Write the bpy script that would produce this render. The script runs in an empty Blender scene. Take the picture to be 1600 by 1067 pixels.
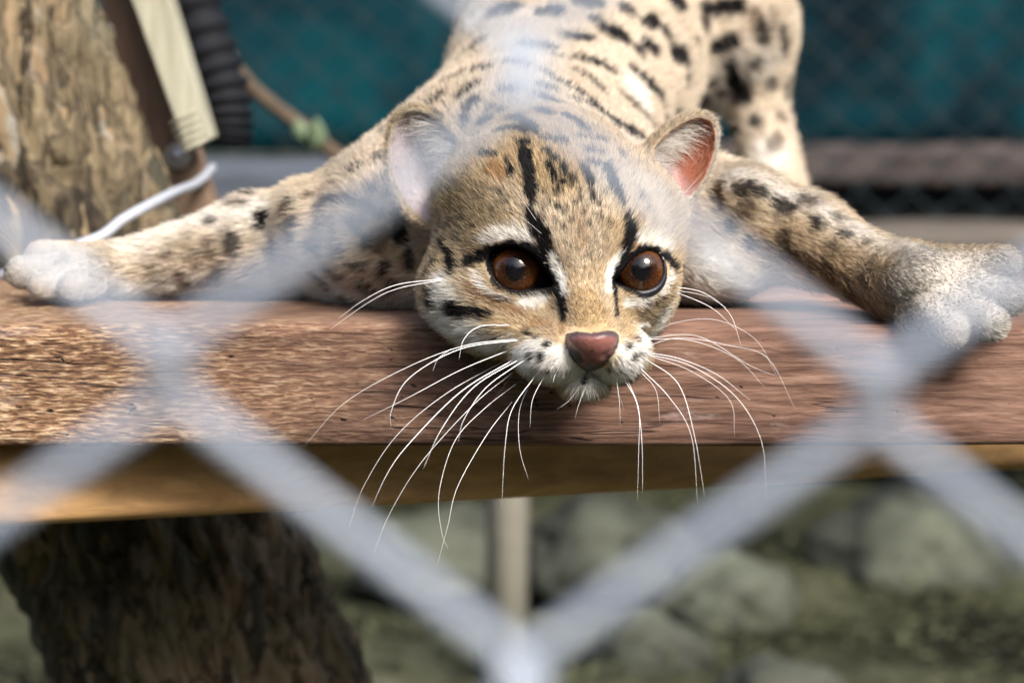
import bpy, bmesh, math, random
import numpy as np
from mathutils import Vector, Matrix, noise
from mathutils.bvhtree import BVHTree

random.seed(7)
RNG = np.random.default_rng(11)
R = math.radians
scene = bpy.context.scene
COL = scene.collection

# ------------------------------------------------------------------ camera
FPX = 3600.0                       # focal length in photograph pixels (1600 px wide)
PITCH = R(7.0)
PLANK_Z = 0.50                     # top of the perch above the ground
CAM_Z = PLANK_Z + 0.1085
cam_data = bpy.data.cameras.new('camera')
cam = bpy.data.objects.new('camera', cam_data)
COL.objects.link(cam)
cam.location = (0, 0, CAM_Z)
cam.rotation_euler = (math.pi / 2 - PITCH, 0, 0)
cam_data.sensor_width = 36.0
cam_data.lens = FPX / 1600 * 36.0
cam_data.clip_start = 0.01
cam_data.clip_end = 500
cam_data.dof.use_dof = True
cam_data.dof.focus_distance = 0.893
cam_data.dof.aperture_fstop = 7.7
cam_data.dof.aperture_blades = 9
scene.camera = cam

# ------------------------------------------------------------------ light
SUN_EL, SUN_AZ = R(43), R(-58)     # azimuth measured from +X towards +Y
sun_dir = Vector((math.cos(SUN_EL) * math.cos(SUN_AZ), math.cos(SUN_EL) * math.sin(SUN_AZ), math.sin(SUN_EL)))
world = bpy.data.worlds.new('World')
scene.world = world
world.use_nodes = True
wn = world.node_tree
sky = wn.nodes.new('ShaderNodeTexSky')
sky.sky_type = 'NISHITA'
sky.sun_disc = False
sky.sun_elevation = SUN_EL
sky.sun_rotation = math.atan2(sun_dir.x, sun_dir.y)
wn.links.new(sky.outputs[0], wn.nodes['Background'].inputs[0])
wn.nodes['Background'].inputs[1].default_value = 0.115
sky.dust_density = 4.0
sky.ozone_density = 0.6
sun_data = bpy.data.lights.new('sun', 'SUN')
sun_data.energy = 2.4
sun_data.angle = R(20)
sun_data.color = (1.0, 0.965, 0.91)
sun = bpy.data.objects.new('sun', sun_data)
COL.objects.link(sun)
sun.rotation_euler = sun_dir.to_track_quat('Z', 'Y').to_euler()
scene.view_settings.view_transform = 'Standard'
scene.view_settings.look = 'None'
scene.view_settings.exposure = 1.35
scene.view_settings.gamma = 1.0
scene.cycles.max_bounces = 8
scene.cycles.diffuse_bounces = 4
scene.cycles.transparent_max_bounces = 8
scene.cycles.sample_clamp_indirect = 6.0
scene.cycles_curves.shape = 'RIBBONS'

# ------------------------------------------------------------------ coordinates
CP, SP = math.cos(PITCH), math.sin(PITCH)
def cp(px, py, d):                 # photograph pixel + distance along the lens axis -> camera space
    return np.array(((px - 800) / FPX * d, (533.5 - py) / FPX * d, -d))
M_CAM = np.array(((1, 0, 0), (0, SP, -CP), (0, CP, SP)), float)   # camera space -> world
def to_world(a):
    a = np.asarray(a, float)
    return a @ M_CAM.T + np.array((0, 0, CAM_Z))
def wp(px, py, d):
    return Vector(to_world(cp(px, py, d)))
def on_plane(px, py, z):           # where the sight line meets a level
    a = M_CAM @ cp(px, py, 1.0)
    t = (z - CAM_Z) / a[2]
    return Vector((a[0] * t, a[1] * t, z))

# ------------------------------------------------------------------ object helpers
def new_obj(name, data, parent=None, loc=None):
    o = bpy.data.objects.new(name, data)
    COL.objects.link(o)
    if parent is not None:
        o.parent = parent
    if loc is not None:
        o.location = loc
    return o
def tag(o, label=None, category=None, group=None, kind=None):
    for k, v in (('label', label), ('category', category), ('group', group), ('kind', kind)):
        if v:
            o[k] = v
    return o
def thing(name, loc, label, category, group=None):
    return tag(new_obj(name, None, None, loc), label, category, group)
def mesh_np(name, verts, faces, mat, parent=None, smooth=True):
    """verts in world space; placed under a parent that only has a location"""
    off = np.array(parent_loc(parent))
    me = bpy.data.meshes.new(name)
    v = np.asarray(verts, float) - off
    me.from_pydata([tuple(x) for x in v.tolist()], [], [tuple(f) for f in (faces.tolist() if isinstance(faces, np.ndarray) else faces)])
    me.validate(); me.update()
    if smooth:
        me.shade_smooth()
    if mat is not None:
        me.materials.append(mat)
    return new_obj(name, me, parent)
def parent_loc(p):
    v = Vector((0, 0, 0))
    while p is not None:
        v += p.location
        p = p.parent
    return v
def bm_obj(name, bm, mat, parent=None, smooth=False):
    off = parent_loc(parent)
    bmesh.ops.translate(bm, verts=bm.verts, vec=-off)
    me = bpy.data.meshes.new(name)
    bm.to_mesh(me); bm.free()
    if smooth:
        me.shade_smooth()
    me.materials.append(mat)
    return new_obj(name, me, parent)
def tube(name, pts, radii, mat, parent=None, sides=8, cap=True):
    pts = [Vector(p) for p in pts]
    n = len(pts)
    if not hasattr(radii, '__len__'):
        radii = [radii] * n
    vs, fs = [], []
    prev = None
    for i, p in enumerate(pts):
        t = (pts[min(i + 1, n - 1)] - pts[max(i - 1, 0)]).normalized()
        if prev is None:
            a = Vector((0, 0, 1)) if abs(t.z) < .9 else Vector((1, 0, 0))
            u = t.cross(a).normalized()
        else:
            u = (prev - t * prev.dot(t)).normalized()
        prev = u
        w = t.cross(u)
        for k in range(sides):
            an = 2 * math.pi * k / sides
            vs.append(p + (u * math.cos(an) + w * math.sin(an)) * radii[i])
    for i in range(n - 1):
        for k in range(sides):
            a, b = i * sides + k, i * sides + (k + 1) % sides
            fs.append((a, b, b + sides, a + sides))
    if cap:
        fs.append(tuple(range(sides))[::-1]); fs.append(tuple((n - 1) * sides + k for k in range(sides)))
    return mesh_np(name, np.array([tuple(v) for v in vs]), fs, mat, parent)
def smooth_path(pts, sub=6):
    """Catmull-Rom through the points; the points may carry extra columns"""
    P = np.asarray(pts, float)
    Q = np.vstack((2 * P[0] - P[1], P, 2 * P[-1] - P[-2]))
    out = []
    for i in range(1, len(Q) - 2):
        for s in range(sub):
            t = s / sub
            a, b, c, d = Q[i - 1], Q[i], Q[i + 1], Q[i + 2]
            out.append(.5 * (2 * b + (c - a) * t + (2 * a - 5 * b + 4 * c - d) * t * t + (3 * b - a - 3 * c + d) * t ** 3))
    out.append(P[-1])
    return np.array(out)

# ------------------------------------------------------------------ material helper
class NT:
    def __init__(self, name):
        self.m = bpy.data.materials.new(name)
        self.m.use_nodes = True
        self.t = self.m.node_tree
        self.b = self.t.nodes['Principled BSDF']
        self.out = self.t.nodes['Material Output']
    def n(self, typ, ins=None, **kw):
        nd = self.t.nodes.new('ShaderNode' + typ)
        for k, v in kw.items():
            setattr(nd, k, v)
        for k, v in (ins or {}).items():
            self.set(nd.inputs[k], v)
        return nd
    def set(self, sock, v):
        if hasattr(v, 'is_linked') or isinstance(v, bpy.types.NodeSocket):
            self.t.links.new(v, sock)
        elif isinstance(v, bpy.types.Node):
            self.t.links.new(v.outputs[0], sock)
        else:
            if isinstance(v, (tuple, list)) and len(v) == 3 and sock.type == 'RGBA':
                v = (*v, 1)
            sock.default_value = v
    def p(self, **kw):
        for k, v in kw.items():
            self.set(self.b.inputs[k.replace('_', ' ')], v)
        return self
    def coords(self, scale=(1, 1, 1), rot=(0, 0, 0), loc=(0, 0, 0), kind='Object'):
        tc = self.n('TexCoord')
        mp = self.n('Mapping', {'Vector': tc.outputs[kind], 'Scale': scale, 'Rotation': rot, 'Location': loc})
        return mp.outputs[0]
    def noise(self, vec, scale, detail=6, rough=.6, dist=0.0):
        return self.n('TexNoise', {'Vector': vec, 'Scale': scale, 'Detail': detail, 'Roughness': rough, 'Distortion': dist}).outputs['Fac']
    def ramp(self, fac, stops):
        nd = self.n('ValToRGB', {'Fac': fac})
        el = nd.color_ramp.elements
        while len(el) < len(stops):
            el.new(0.5)
        for e, (pos, c) in zip(el, stops):
            e.position = pos
            e.color = (*c, 1) if len(c) == 3 else c
        return nd.outputs['Color']
    def mix(self, fac, a, b, blend='MIX'):
        nd = self.n('Mix', data_type='RGBA', blend_type=blend)
        self.set(nd.inputs[0], fac); self.set(nd.inputs[6], a); self.set(nd.inputs[7], b)
        return nd.outputs[2]
    def math(self, op, a, b=0.0, c=0.0):
        nd = self.n('Math', operation=op)
        self.set(nd.inputs[0], a); self.set(nd.inputs[1], b); self.set(nd.inputs[2], c)
        return nd.outputs[0]
    def bump(self, height, strength=.5, dist=.002):
        b = self.n('Bump', {'Height': height, 'Strength': strength, 'Distance': dist})
        self.t.links.new(b.outputs[0], self.b.inputs['Normal'])
        return self
def g(v):
    return (v, v, v)

# ================================================================== materials of the place
def bark_mat():
    """flaky bark: many small plates, each with its own tone, dark seams between them"""
    t = NT('bark')
    v = t.coords(scale=(1, 1, .26))
    w = t.n('TexNoise', {'Vector': v, 'Scale': 45.0, 'Detail': 4.0}).outputs['Color']
    vd = t.n('VectorMath', {0: v, 1: t.n('VectorMath', {0: w, 'Scale': .040}, operation='SCALE').outputs[0]}, operation='ADD').outputs[0]
    cell = t.n('TexVoronoi', {'Vector': vd, 'Scale': 70.0}, feature='F1').outputs['Color']
    cell2 = t.n('TexVoronoi', {'Vector': vd, 'Scale': 210.0}, feature='F1').outputs['Color']
    seam = t.n('TexVoronoi', {'Vector': vd, 'Scale': 70.0}, feature='DISTANCE_TO_EDGE').outputs['Distance']
    n3 = t.noise(v, 11, 4, .55); n1 = t.noise(v, 30, 7, .65)
    a = t.n('SeparateColor', {0: cell}).outputs[0]; b = t.n('SeparateColor', {0: cell2}).outputs[1]
    k = t.math('ADD', t.math('MULTIPLY', a, .5), t.math('ADD', t.math('MULTIPLY', b, .25), t.math('MULTIPLY', n1, .3)))
    c = t.ramp(k, [(.18, (.018, .014, .010)), (.36, (.060, .047, .031)), (.50, (.125, .098, .058)), (.62, (.18, .142, .088)), (.74, (.22, .155, .092)), (.86, (.21, .20, .165))])
    c = t.mix(t.ramp(n3, [(.50, g(0)), (.64, g(.55))]), c, (.085, .095, .070))
    c = t.mix(t.ramp(seam, [(.01, g(.7)), (.07, g(0))]), c, (.014, .011, .008))
    t.p(Base_Color=c, Roughness=.9, Specular_IOR_Level=.2)
    t.bump(t.math('ADD', t.math('MULTIPLY', seam, 1.2), n1), .9, .006)
    return t.m
def plank_mat():
    """rough-sawn weathered hardwood: fibres along x, darker stains, nail holes"""
    t = NT('rough_sawn_wood')
    v = t.coords()
    wav = t.noise(t.coords(scale=(5, 5, 5)), 5, 2)
    vx = t.n('VectorMath', {0: t.coords(scale=(150, 800, 800), rot=(0, R(2.5), 0)), 1: t.n('CombineXYZ', {2: t.math('MULTIPLY', wav, 4.0)}).outputs[0]}, operation='ADD').outputs[0]
    fib = t.noise(vx, 1.0, 3, .6, .35)
    fib2 = t.noise(t.coords(scale=(26, 300, 300)), 1.0, 6, .68, .5)
    big = t.noise(t.coords(scale=(7, 20, 26)), 1.0, 4, .6, .8)
    sx = t.n('SeparateXYZ', {0: v}).outputs[0]
    left = t.n('MapRange', {'Value': sx, 'From Min': -.20, 'From Max': .02}, clamp=True).outputs[0]
    warm = t.ramp(fib, [(.30, (.042, .022, .014)), (.44, (.145, .074, .039)), (.54, (.30, .178, .095)), (.66, (.56, .42, .28))])
    pink = t.ramp(fib2, [(.25, (.042, .021, .015)), (.45, (.145, .078, .055)), (.60, (.235, .137, .098)), (.80, (.38, .255, .20))])
    c = t.mix(left, warm, pink)
    c = t.mix(t.ramp(big, [(.33, g(.75)), (.50, g(0))]), c, (.060, .030, .022))
    grey = t.ramp(t.noise(t.coords(scale=(22, 60, 60)), 1.0, 5, .7), [(.60, g(0)), (.72, g(.55))])
    c = t.mix(grey, c, (.36, .30, .28))
    pit = t.ramp(t.noise(t.coords(scale=(150, 260, 260)), 1.0, 2, .5), [(.24, g(1)), (.30, g(0))])
    c = t.mix(pit, c, (.018, .010, .008))
    ck = t.math('ABSOLUTE', t.math('SUBTRACT', t.noise(t.coords(scale=(3.0, 90, 90)), 1.0, 3, .5, .0), .5))
    msk = t.ramp(t.noise(t.coords(scale=(9, 14, 14), loc=(3, 1, 0)), 1.0, 2), [(.52, g(0)), (.60, g(1))])
    crk = t.math('MULTIPLY', t.ramp(ck, [(.003, g(.7)), (.010, g(0))]), msk)
    c = t.mix(crk, c, (.020, .011, .008))
    t.p(Base_Color=c, Roughness=.78, Specular_IOR_Level=.3)
    h = t.math('ADD', t.math('MULTIPLY', fib, t.math('SUBTRACT', 1.25, left)), t.math('MULTIPLY', fib2, .8))
    h = t.math('SUBTRACT', h, t.math('MULTIPLY', t.math('MAXIMUM', pit, crk), .9))
    t.bump(h, .8, .0022)
    return t.m
def timber_mat(name, cols, rough=.75, axis=0, fine=120):
    t = NT(name)
    sc = [fine, fine, fine]; sc[axis] = fine / 14
    n = t.noise(t.coords(scale=sc), 1.0, 5, .6, .5)
    n2 = t.noise(t.coords(scale=[s * .12 for s in sc]), 1.0, 4, .6, .6)
    c = t.ramp(n2, [(.3, cols[0]), (.52, cols[1]), (.72, cols[2])])
    c = t.mix(1.0, c, t.ramp(n, [(.3, g(.68)), (.65, g(1.15))]), 'MULTIPLY')
    t.p(Base_Color=c, Roughness=rough)
    t.bump(n, .4, .0015)
    return t.m
def plain_mat(name, col, rough=.6, metal=0.0, vary=.25, scale=40, spec=.5):
    t = NT(name)
    n = t.noise(t.coords(), scale, 5, .6)
    c = t.mix(1.0, col, t.ramp(n, [(.25, g(1 - vary)), (.75, g(1 + vary))]), 'MULTIPLY')
    t.p(Base_Color=c, Roughness=rough, Metallic=metal, Specular_IOR_Level=spec)
    return t.m
def cloth_mat():
    t = NT('shade_cloth')
    v = t.coords()
    n = t.noise(t.coords(scale=(1, 1, 1)), 3.2, 4, .55, .5)
    wv = t.n('TexWave', {'Vector': t.coords(scale=(1, 1, 1)), 'Scale': 190.0, 'Distortion': .4}).outputs['Fac']
    c = t.ramp(n, [(.36, (.000, .007, .012)), (.50, (.000, .032, .046)), (.66, (.000, .072, .088))])
    c = t.mix(.25, c, wv, 'MULTIPLY')
    t.p(Base_Color=c, Roughness=.85, Specular_IOR_Level=.15)
    return t.m
def ground_mat():
    t = NT('soil')
    v = t.coords()
    n1 = t.noise(v, 3.2, 6, .6, .4); n2 = t.noise(v, 22, 5, .65)
    c = t.ramp(n1, [(.34, (.008, .008, .005)), (.46, (.030, .032, .017)), (.56, (.060, .063, .038)), (.68, (.10, .098, .072))])  # soil tones darkened overall, with the shade over the ground put into them
    c = t.mix(1.0, c, t.ramp(n2, [(.3, g(.55)), (.7, g(1.3))]), 'MULTIPLY')
    t.p(Base_Color=c, Roughness=.95, Specular_IOR_Level=.1)
    t.bump(n2, .8, .02)
    return t.m
M_BARK, M_PLANK, M_CLOTH, M_GROUND = bark_mat(), plank_mat(), cloth_mat(), ground_mat()
M_BEAM = timber_mat('beam_wood', ((.40, .22, .085), (.56, .335, .145), (.64, .41, .20)))
M_BROWN = timber_mat('brown_batten', ((.09, .055, .035), (.15, .095, .06), (.21, .14, .095)), axis=2)
M_CREAM = timber_mat('pale_batten', ((.20, .19, .12), (.28, .27, .20), (.33, .32, .255)), axis=2)
M_LOG = timber_mat('weathered_rail', ((.026, .019, .018), (.058, .043, .040), (.10, .072, .062)))
M_TAN = timber_mat('tan_sleeper', ((.04, .034, .03), (.085, .07, .056), (.13, .10, .078)))
M_GALV = plain_mat('galvanised_wire', (.31, .355, .43), .5, .0, .10, 300)
M_WIRE2 = plain_mat('coated_wire', (.001, .010, .014), .8, .0, .2, 60)
M_CABLE = plain_mat('white_cable', (.36, .38, .43), .4, 0, .08, 60)
M_HOSE = plain_mat('black_hose', (.0035, .0045, .007), .75, 0, .3, 60, spec=.25)
M_STONE = plain_mat('rock', (.050, .055, .040), .9, 0, .8, 11)
M_CONC = plain_mat('concrete', (.050, .060, .078), .85, 0, .25, 9)
M_POLE = plain_mat('pale_pole', (.30, .285, .235), .7, 0, .2, 20)
M_METAL = plain_mat('bolt_steel', (.6, .62, .66), .3, .9, .1, 200)

# ================================================================== ground
def ground():
    n = 90
    vs, fs = [], []
    for j in range(n + 1):
        for i in range(n + 1):
            u, v = i / n * 2 - 1, j / n * 2 - 1
            x = 60 * u * abs(u) ** 1.4; y = 2.5 + 60 * v * abs(v) ** 1.4
            near = math.exp(-((x) ** 2 + (y - 2.2) ** 2) / 9)
            z = (noise.noise(Vector((x * 1.7, y * 1.7, 0))) * .05 + noise.noise(Vector((x * 5, y * 5, 3))) * .02) * near
            vs.append((x, y, z))
    for j in range(n):
        for i in range(n):
            a = j * (n + 1) + i
            fs.append((a, a + 1, a + n + 2, a + n + 1))
    o = mesh_np('ground', np.array(vs), fs, M_GROUND)
    tag(o, kind='structure')
ground()

# ================================================================== platform
PLAT = thing('wooden_platform', (0, 1.04, PLANK_Z - .05), 'rough brown plank platform on a slanting beam that the cat lies on', 'platform')
def plank(name, x0, x1, y0, y1, z0, z1, mat, yaw=0.0, pivot=(0, 0), nx=160, seed=0.0, wob=.0011, parent=PLAT, ch=.0022, tilt=0.0):
    """a board with worn edges: a cross-section swept along x, each ring a little uneven"""
    w, h = y1 - y0, z1 - z0
    sec = []
    def side(a, b, m):
        for q in range(m):
            t = q / m
            sec.append((a[0] + (b[0] - a[0]) * t, a[1] + (b[1] - a[1]) * t))
    A = [(0, ch), (0, h - ch), (ch * 1.3, h), (w - ch, h), (w, h - ch), (w, ch), (w - ch, 0), (ch, 0)]
    for q, m in zip(range(8), (9, 2, 8, 1, 4, 1, 6, 1)):
        side(A[q], A[(q + 1) % 8], m)
    ns = len(sec); vs, fs = [], []
    for i in range(nx + 1):
        x = x0 + (x1 - x0) * i / nx
        for (sy, sz) in sec:
            p = Vector((x, y0 + sy, z0 + sz + tilt * (x - pivot[0])))
            k = noise.noise(Vector((p.x * 9, p.y * 30 + seed, p.z * 30))) * wob + noise.noise(Vector((p.x * 45, p.y * 60 + seed, p.z * 90))) * wob * .45
            p.y += k * (1 if sy < w / 2 else -1); p.z += k * .6 * (1 if sz > h / 2 else -.6)
            dx, dy = p.x - pivot[0], p.y - pivot[1]
            c, s = math.cos(yaw), math.sin(yaw)
            vs.append((pivot[0] + dx * c - dy * s, pivot[1] + dx * s + dy * c, p.z))
    for i in range(nx):
        for k in range(ns):
            a, b = i * ns + k, i * ns + (k + 1) % ns
            fs.append((a, a + ns, b + ns, b))
    fs.append(tuple(range(ns))); fs.append(tuple(nx * ns + k for k in range(ns))[::-1])
    return mesh_np(name, np.array(vs), fs, mat, parent)
YF = .9388
plank('plank', -.62, .66, YF, 1.032, PLANK_Z - .0505, PLANK_Z, M_PLANK, yaw=R(.4), pivot=(-.1, YF), nx=420, wob=.0026)
plank('plank', -.66, .70, 1.052, 1.150, PLANK_Z - .046, PLANK_Z - .001, M_PLANK, yaw=R(3.0), pivot=(-.2, 1.03), seed=7.0, nx=140)
# the beam below, skewed away to the right
plank('beam', -.80, .85, .952, 1.030, PLANK_Z - .0890, PLANK_Z - .0520, M_BEAM, yaw=R(16.5), pivot=(-.24, .952), seed=3.0, wob=.0006, ch=.004)

# ================================================================== leaning tree trunk on the left
def trunk():
    a, b = wp(300, 1000, 1.27), wp(17, 300, 1.27)
    ax = (b - a).normalized()
    base = a - ax * ((a.z + .05) / ax.z)
    top = a + ax * 1.6
    T = thing('tree_trunk', (base.x, base.y, 0), 'thick leaning tree trunk with flaky lichen-stained bark left of the cat', 'tree')
    L = (top - base).length
    u = ax.cross(Vector((0, 1, 0))).normalized(); w = ax.cross(u)
    nr, na = 420, 150
    vs, fs = [], []
    for i in range(nr + 1):
        s = L * i / nr
        c = base + ax * s
        for k in range(na):
            an = 2 * math.pi * k / na
            dirn = u * math.cos(an) + w * math.sin(an)
            q = c + dirn * .077
            # plates: ridged noise stretched along the trunk
            l = Vector((an * 1.7, s * 4.0, 0))
            pq = Vector((math.cos(an) * 1.6, math.sin(an) * 1.6, s * 6.5))
            r1 = 1 - abs(noise.noise(pq * 2.6 + Vector((0, 0, 3)))) * 2
            r2 = noise.noise(pq * 3.3 + Vector((0, 0, 5)))
            r3 = noise.noise(pq * 8.5)
            crack = -max(0, r1 - .70) * .030
            vd_, _vp = noise.voronoi(Vector((pq.x * 2.4, pq.y * 2.4, pq.z * .8)) + Vector((r2, r3, r2)) * .35)
            crack += .0035 * (min((vd_[1] - vd_[0]) / .22, 1) - 1)
            r = .081 + crack + r2 * .0050 + r3 * .0050 + .003 * noise.noise(pq * 19) + .004 * noise.noise(Vector((an, s * 3, 9)))
            r *= 1 + .10 * max(0, 1 - s / .35)
            vs.append(tuple(c + dirn * r))
    for i in range(nr):
        for k in range(na):
            A, B = i * na + k, i * na + (k + 1) % na
            fs.append((A, B, B + na, A + na))
    mesh_np('trunk', np.array(vs), fs, M_BARK, T)
trunk()

# ================================================================== battens, bolt, cable, hose by the trunk
def slab(name, pts2, d, thick, mat, parent=None, bevel=.0015):
    """a board seen nearly face on: its outline in the plane at distance d, given depth"""
    bm = bmesh.new()
    f = [bm.verts.new(wp(x, y, d)) for x, y in pts2]
    bk = [bm.verts.new(wp(x, y, d) + Vector((0, thick, 0))) for x, y in pts2]
    n = len(pts2)
    bm.faces.new(f); bm.faces.new(bk[::-1])
    for k in range(n):
        bm.faces.new((f[k], bk[k], bk[(k + 1) % n], f[(k + 1) % n]))
    bmesh.ops.recalc_face_normals(bm, faces=bm.faces)
    bmesh.ops.bevel(bm, geom=list(bm.edges), offset=bevel, segments=2, affect='EDGES', profile=.6)
    return bm_obj(name, bm, mat, parent)
o = slab('wooden_batten', [(98, -180), (172, -180), (326, 300), (386, 480), (318, 480), (252, 300)], 1.30, .03, M_BROWN)
tag(o, 'dark brown batten running down beside the tree trunk', 'batten')
o = slab('pale_batten', [(140, -180), (212, -180), (333, 216), (292, 240)], 1.265, .025, M_CREAM)
tag(o, 'short cream painted batten with a cut end above the cable', 'batten')
for k in range(5):                                      # the saw-cut ridges on its end
    y = 170 + k * 11
    c0 = wp(262 + k * 4.5 + 4, y + 24, 1.2645); c1 = wp(262 + k * 4.5 + 44, y + 4, 1.2645)
    tube('ridge', [c0, c1], .0011, M_CREAM, o, sides=6)
def bolt():
    c = wp(277, 244, 1.296)
    bm = bmesh.new()
    bmesh.ops.create_cone(bm, cap_ends=True, segments=6, radius1=.0052, radius2=.0052, depth=.004)
    bmesh.ops.create_uvsphere(bm, u_segments=12, v_segments=8, radius=.0036, matrix=Matrix.Translation((0, 0, .0015)))
    bmesh.ops.create_cone(bm, cap_ends=True, segments=20, radius1=.0075, radius2=.0075, depth=.0012, matrix=Matrix.Translation((0, 0, -.002)))
    bmesh.ops.transform(bm, matrix=Matrix.Translation(c) @ Matrix.Rotation(R(90), 4, 'X'), verts=bm.verts)
    o = bm_obj('bolt', bm, M_METAL)
    tag(o, 'small shiny bolt head on the dark brown batten', 'bolt')
bolt()
pc = smooth_path([cp(x, y, d) for x, y, d in ((332, 262, 1.31), (308, 286, 1.265), (270, 302, 1.20), (225, 325, 1.165), (190, 345, 1.15), (160, 368, 1.14), (120, 384, 1.135), (60, 405, 1.135), (-40, 450, 1.16))], 8)
o = tube('white_cable', [tuple(p) for p in to_world(pc)], .0027, M_CABLE, sides=12)
tag(o, 'white cable tied across the tree trunk behind the paw', 'cable')
# corrugated hose
pc = smooth_path([cp(x, y, 1.45) for x, y in ((262, -220), (285, -60), (318, 60), (345, 140), (352, 196), (350, 226))], 14)
rr = [.0170 + .0022 * math.sin(2 * math.pi * k / 5) for k in range(len(pc))]
o = tube('corrugated_hose', [tuple(p) for p in to_world(pc)], rr, M_HOSE, sides=20)
tag(o, 'black corrugated hose hanging behind the cream batten', 'hose')

# ================================================================== back of the enclosure
YB = 3.1
def cloth():
    nx, nz = 120, 40
    z0, z1 = CAM_Z - .128, 2.6
    vs, fs = [], []
    for j in range(nz + 1):
        for i in range(nx + 1):
            x = -3.2 + 6.4 * i / nx; z = z0 + (z1 - z0) * j / nz
            y = YB + .06 + .03 * noise.noise(Vector((x * 1.6, 0, z * .8))) + .012 * noise.noise(Vector((x * 5, 2, z * 2)))
            vs.append((x, y, z))
    for j in range(nz):
        for i in range(nx):
            a = j * (nx + 1) + i
            fs.append((a, a + 1, a + nx + 2, a + nx + 1))
    o = mesh_np('shade_cloth', np.array(vs), fs, M_CLOTH)
    m = o.modifiers.new('thick', 'SOLIDIFY'); m.thickness = .003
    tag(o, 'dark teal shade cloth hung behind the far wire fence', 'cloth')
cloth()

def chain_wire(x0, W, H, z0, n, y0, rw, ov, seg=5, flip=1):
    """one zig-zag strand of chain link: slants one way in front, the other way behind"""
    pts = []
    for j in range(n):
        sgn = flip if j % 2 else -flip
        z = z0 + j * H / 2
        xe = x0 + sgn * (W / 2 + ov)
        # bend: come in on one layer, leave on the other
        lay = rw * 1.15 * flip
        yin, yout = (y0 - lay, y0 + lay) if sgn > 0 else (y0 + lay, y0 - lay)
        k = .060
        pts.append((xe - sgn * W * k * 1.7, yin, z - H * k * 1.12))
        pts.append((xe - sgn * W * .020, y0 + (yin - y0) * .7, z - H * .022))
        pts.append((xe, y0, z))
        pts.append((xe - sgn * W * .020, y0 + (yout - y0) * .7, z + H * .022))
        pts.append((xe - sgn * W * k * 1.7, yout, z + H * k * 1.12))
    return smooth_path(pts, seg)
def chain_fence(name, label, xs, W, H, z0, n, y0, rw, mat, sides, seg, tiltx=0.0, lean=0.0):
    T = thing(name, (0, y0, max(z0, 0)), label, 'fence')
    for i, x in enumerate(xs):
        p = chain_wire(x, W, H, z0, n, 0.0, rw, rw * .9, seg, 1 if i % 2 else -1)
        q = p.copy()
        q[:, 1] = p[:, 1] + y0 - (p[:, 2] - (CAM_Z - .03)) * lean
        q[:, 2] = p[:, 2] + tiltx * p[:, 0]
        tube('wire', [tuple(v) for v in q], rw, mat, T, sides=sides)
    return T
# far fence
Wb, Hb = .035, .066
chain_fence('far_wire_fence', 'blurred chain-link fence across the back of the enclosure', [(-.95 + Wb * i) for i in range(58)], Wb, Hb, .30, 2 * 14, YB, .0018, M_WIRE2, 6, 2)
def rail(name, label, x0, x1, y, z0, z1, depth, mat, category, yaw=0.0, seed=0):
    T = thing(name, ((x0 + x1) / 2, y, z0), label, category)
    plank('timber', x0, x1, y, y + depth, z0, z1, mat, yaw=yaw, pivot=(0, y), nx=80, seed=seed, wob=.006, parent=T, ch=.010)
def dark_gap():  # added black surface standing in for the dark gap under the rail
    vs, fs = [], []
    for i in range(61):
        x = -3.2 + 6.4 * i / 60
        y = YB + .10 + .02 * noise.noise(Vector((x * 2.3, 4, 0)))
        vs += [(x, y, 0.0), (x, y - .01, .25), (x, y, zgap)]
        if i:
            b = 3 * i
            fs += [(b - 3, b, b + 1, b - 2), (b - 2, b + 1, b + 2, b - 1)]
    o = mesh_np('dark_gap_sheet', np.array(vs), fs, plain_mat('dark_gap_black', (.010, .013, .014), .7, 0, .4, 6))
    m = o.modifiers.new('thick', 'SOLIDIFY'); m.thickness = .003
    tag(o, 'added black sheet standing in for the dark gap below the teal cloth', 'sheet')
zgap = wp(1400, 250, YB).z
dark_gap()
za, zb = wp(1400, 226, YB).z, wp(1400, 296, YB).z
rail('fence_rail', 'weathered brown rail running along the foot of the teal cloth', -.2, 1.5, YB + .025, zb, za, .05, M_LOG, 'rail', seed=4)
z1 = wp(1400, 352, 2.5).z
rail('timber_sleeper', 'tan timber sleeper lying behind the outstretched right paw', .10, 1.4, 2.45, z1 - .09, z1, .12, M_TAN, 'sleeper', seed=8)
z1 = wp(470, 252, 2.6).z
rail('concrete_ledge', 'pale grey concrete ledge behind the left shoulder', -1.2, .02, 2.55, z1 - .11, z1, .16, M_CONC, 'ledge', seed=12)
# twig with a bud
pts = [wp(x, y, 1.9) for x, y in ((350, 80), (385, 128), (430, 168), (480, 205), (520, 238), (575, 268))]
TW = thing('twig', pts[-1], 'brown twig slanting down in front of the teal cloth', 'twig')
tube('stem', smooth_path([tuple(p) for p in pts], 5), .0062, plain_mat('twig_bark', (.075, .050, .030), .85, 0, .3, 60), TW, sides=10)
def leaf(c, ln, wd, rot, mat, parent, name='leaf'):
    vs, fs = [], []
    n = 8
    for i in range(n + 1):
        t = i / n
        hw = wd * math.sin(math.pi * t ** .8) * .5 + .0003
        for s in (-1, 0, 1):
            vs.append(Vector((s * hw, -.18 * ln * t * t + abs(s) * .12 * wd, ln * t)))
    for i in range(n):
        for k in range(2):
            a = i * 3 + k
            fs.append((a, a + 1, a + 4, a + 3))
    M4 = Matrix.Translation(c) @ rot.to_4x4()
    o = mesh_np(name, np.array([tuple(M4 @ v) for v in vs]), fs, mat, parent)
    m = o.modifiers.new('thick', 'SOLIDIFY'); m.thickness = .0008
    return o
M_LEAF = plain_mat('leaf', (.16, .22, .13), .5, 0, .3, 40)
from mathutils import Euler
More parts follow.
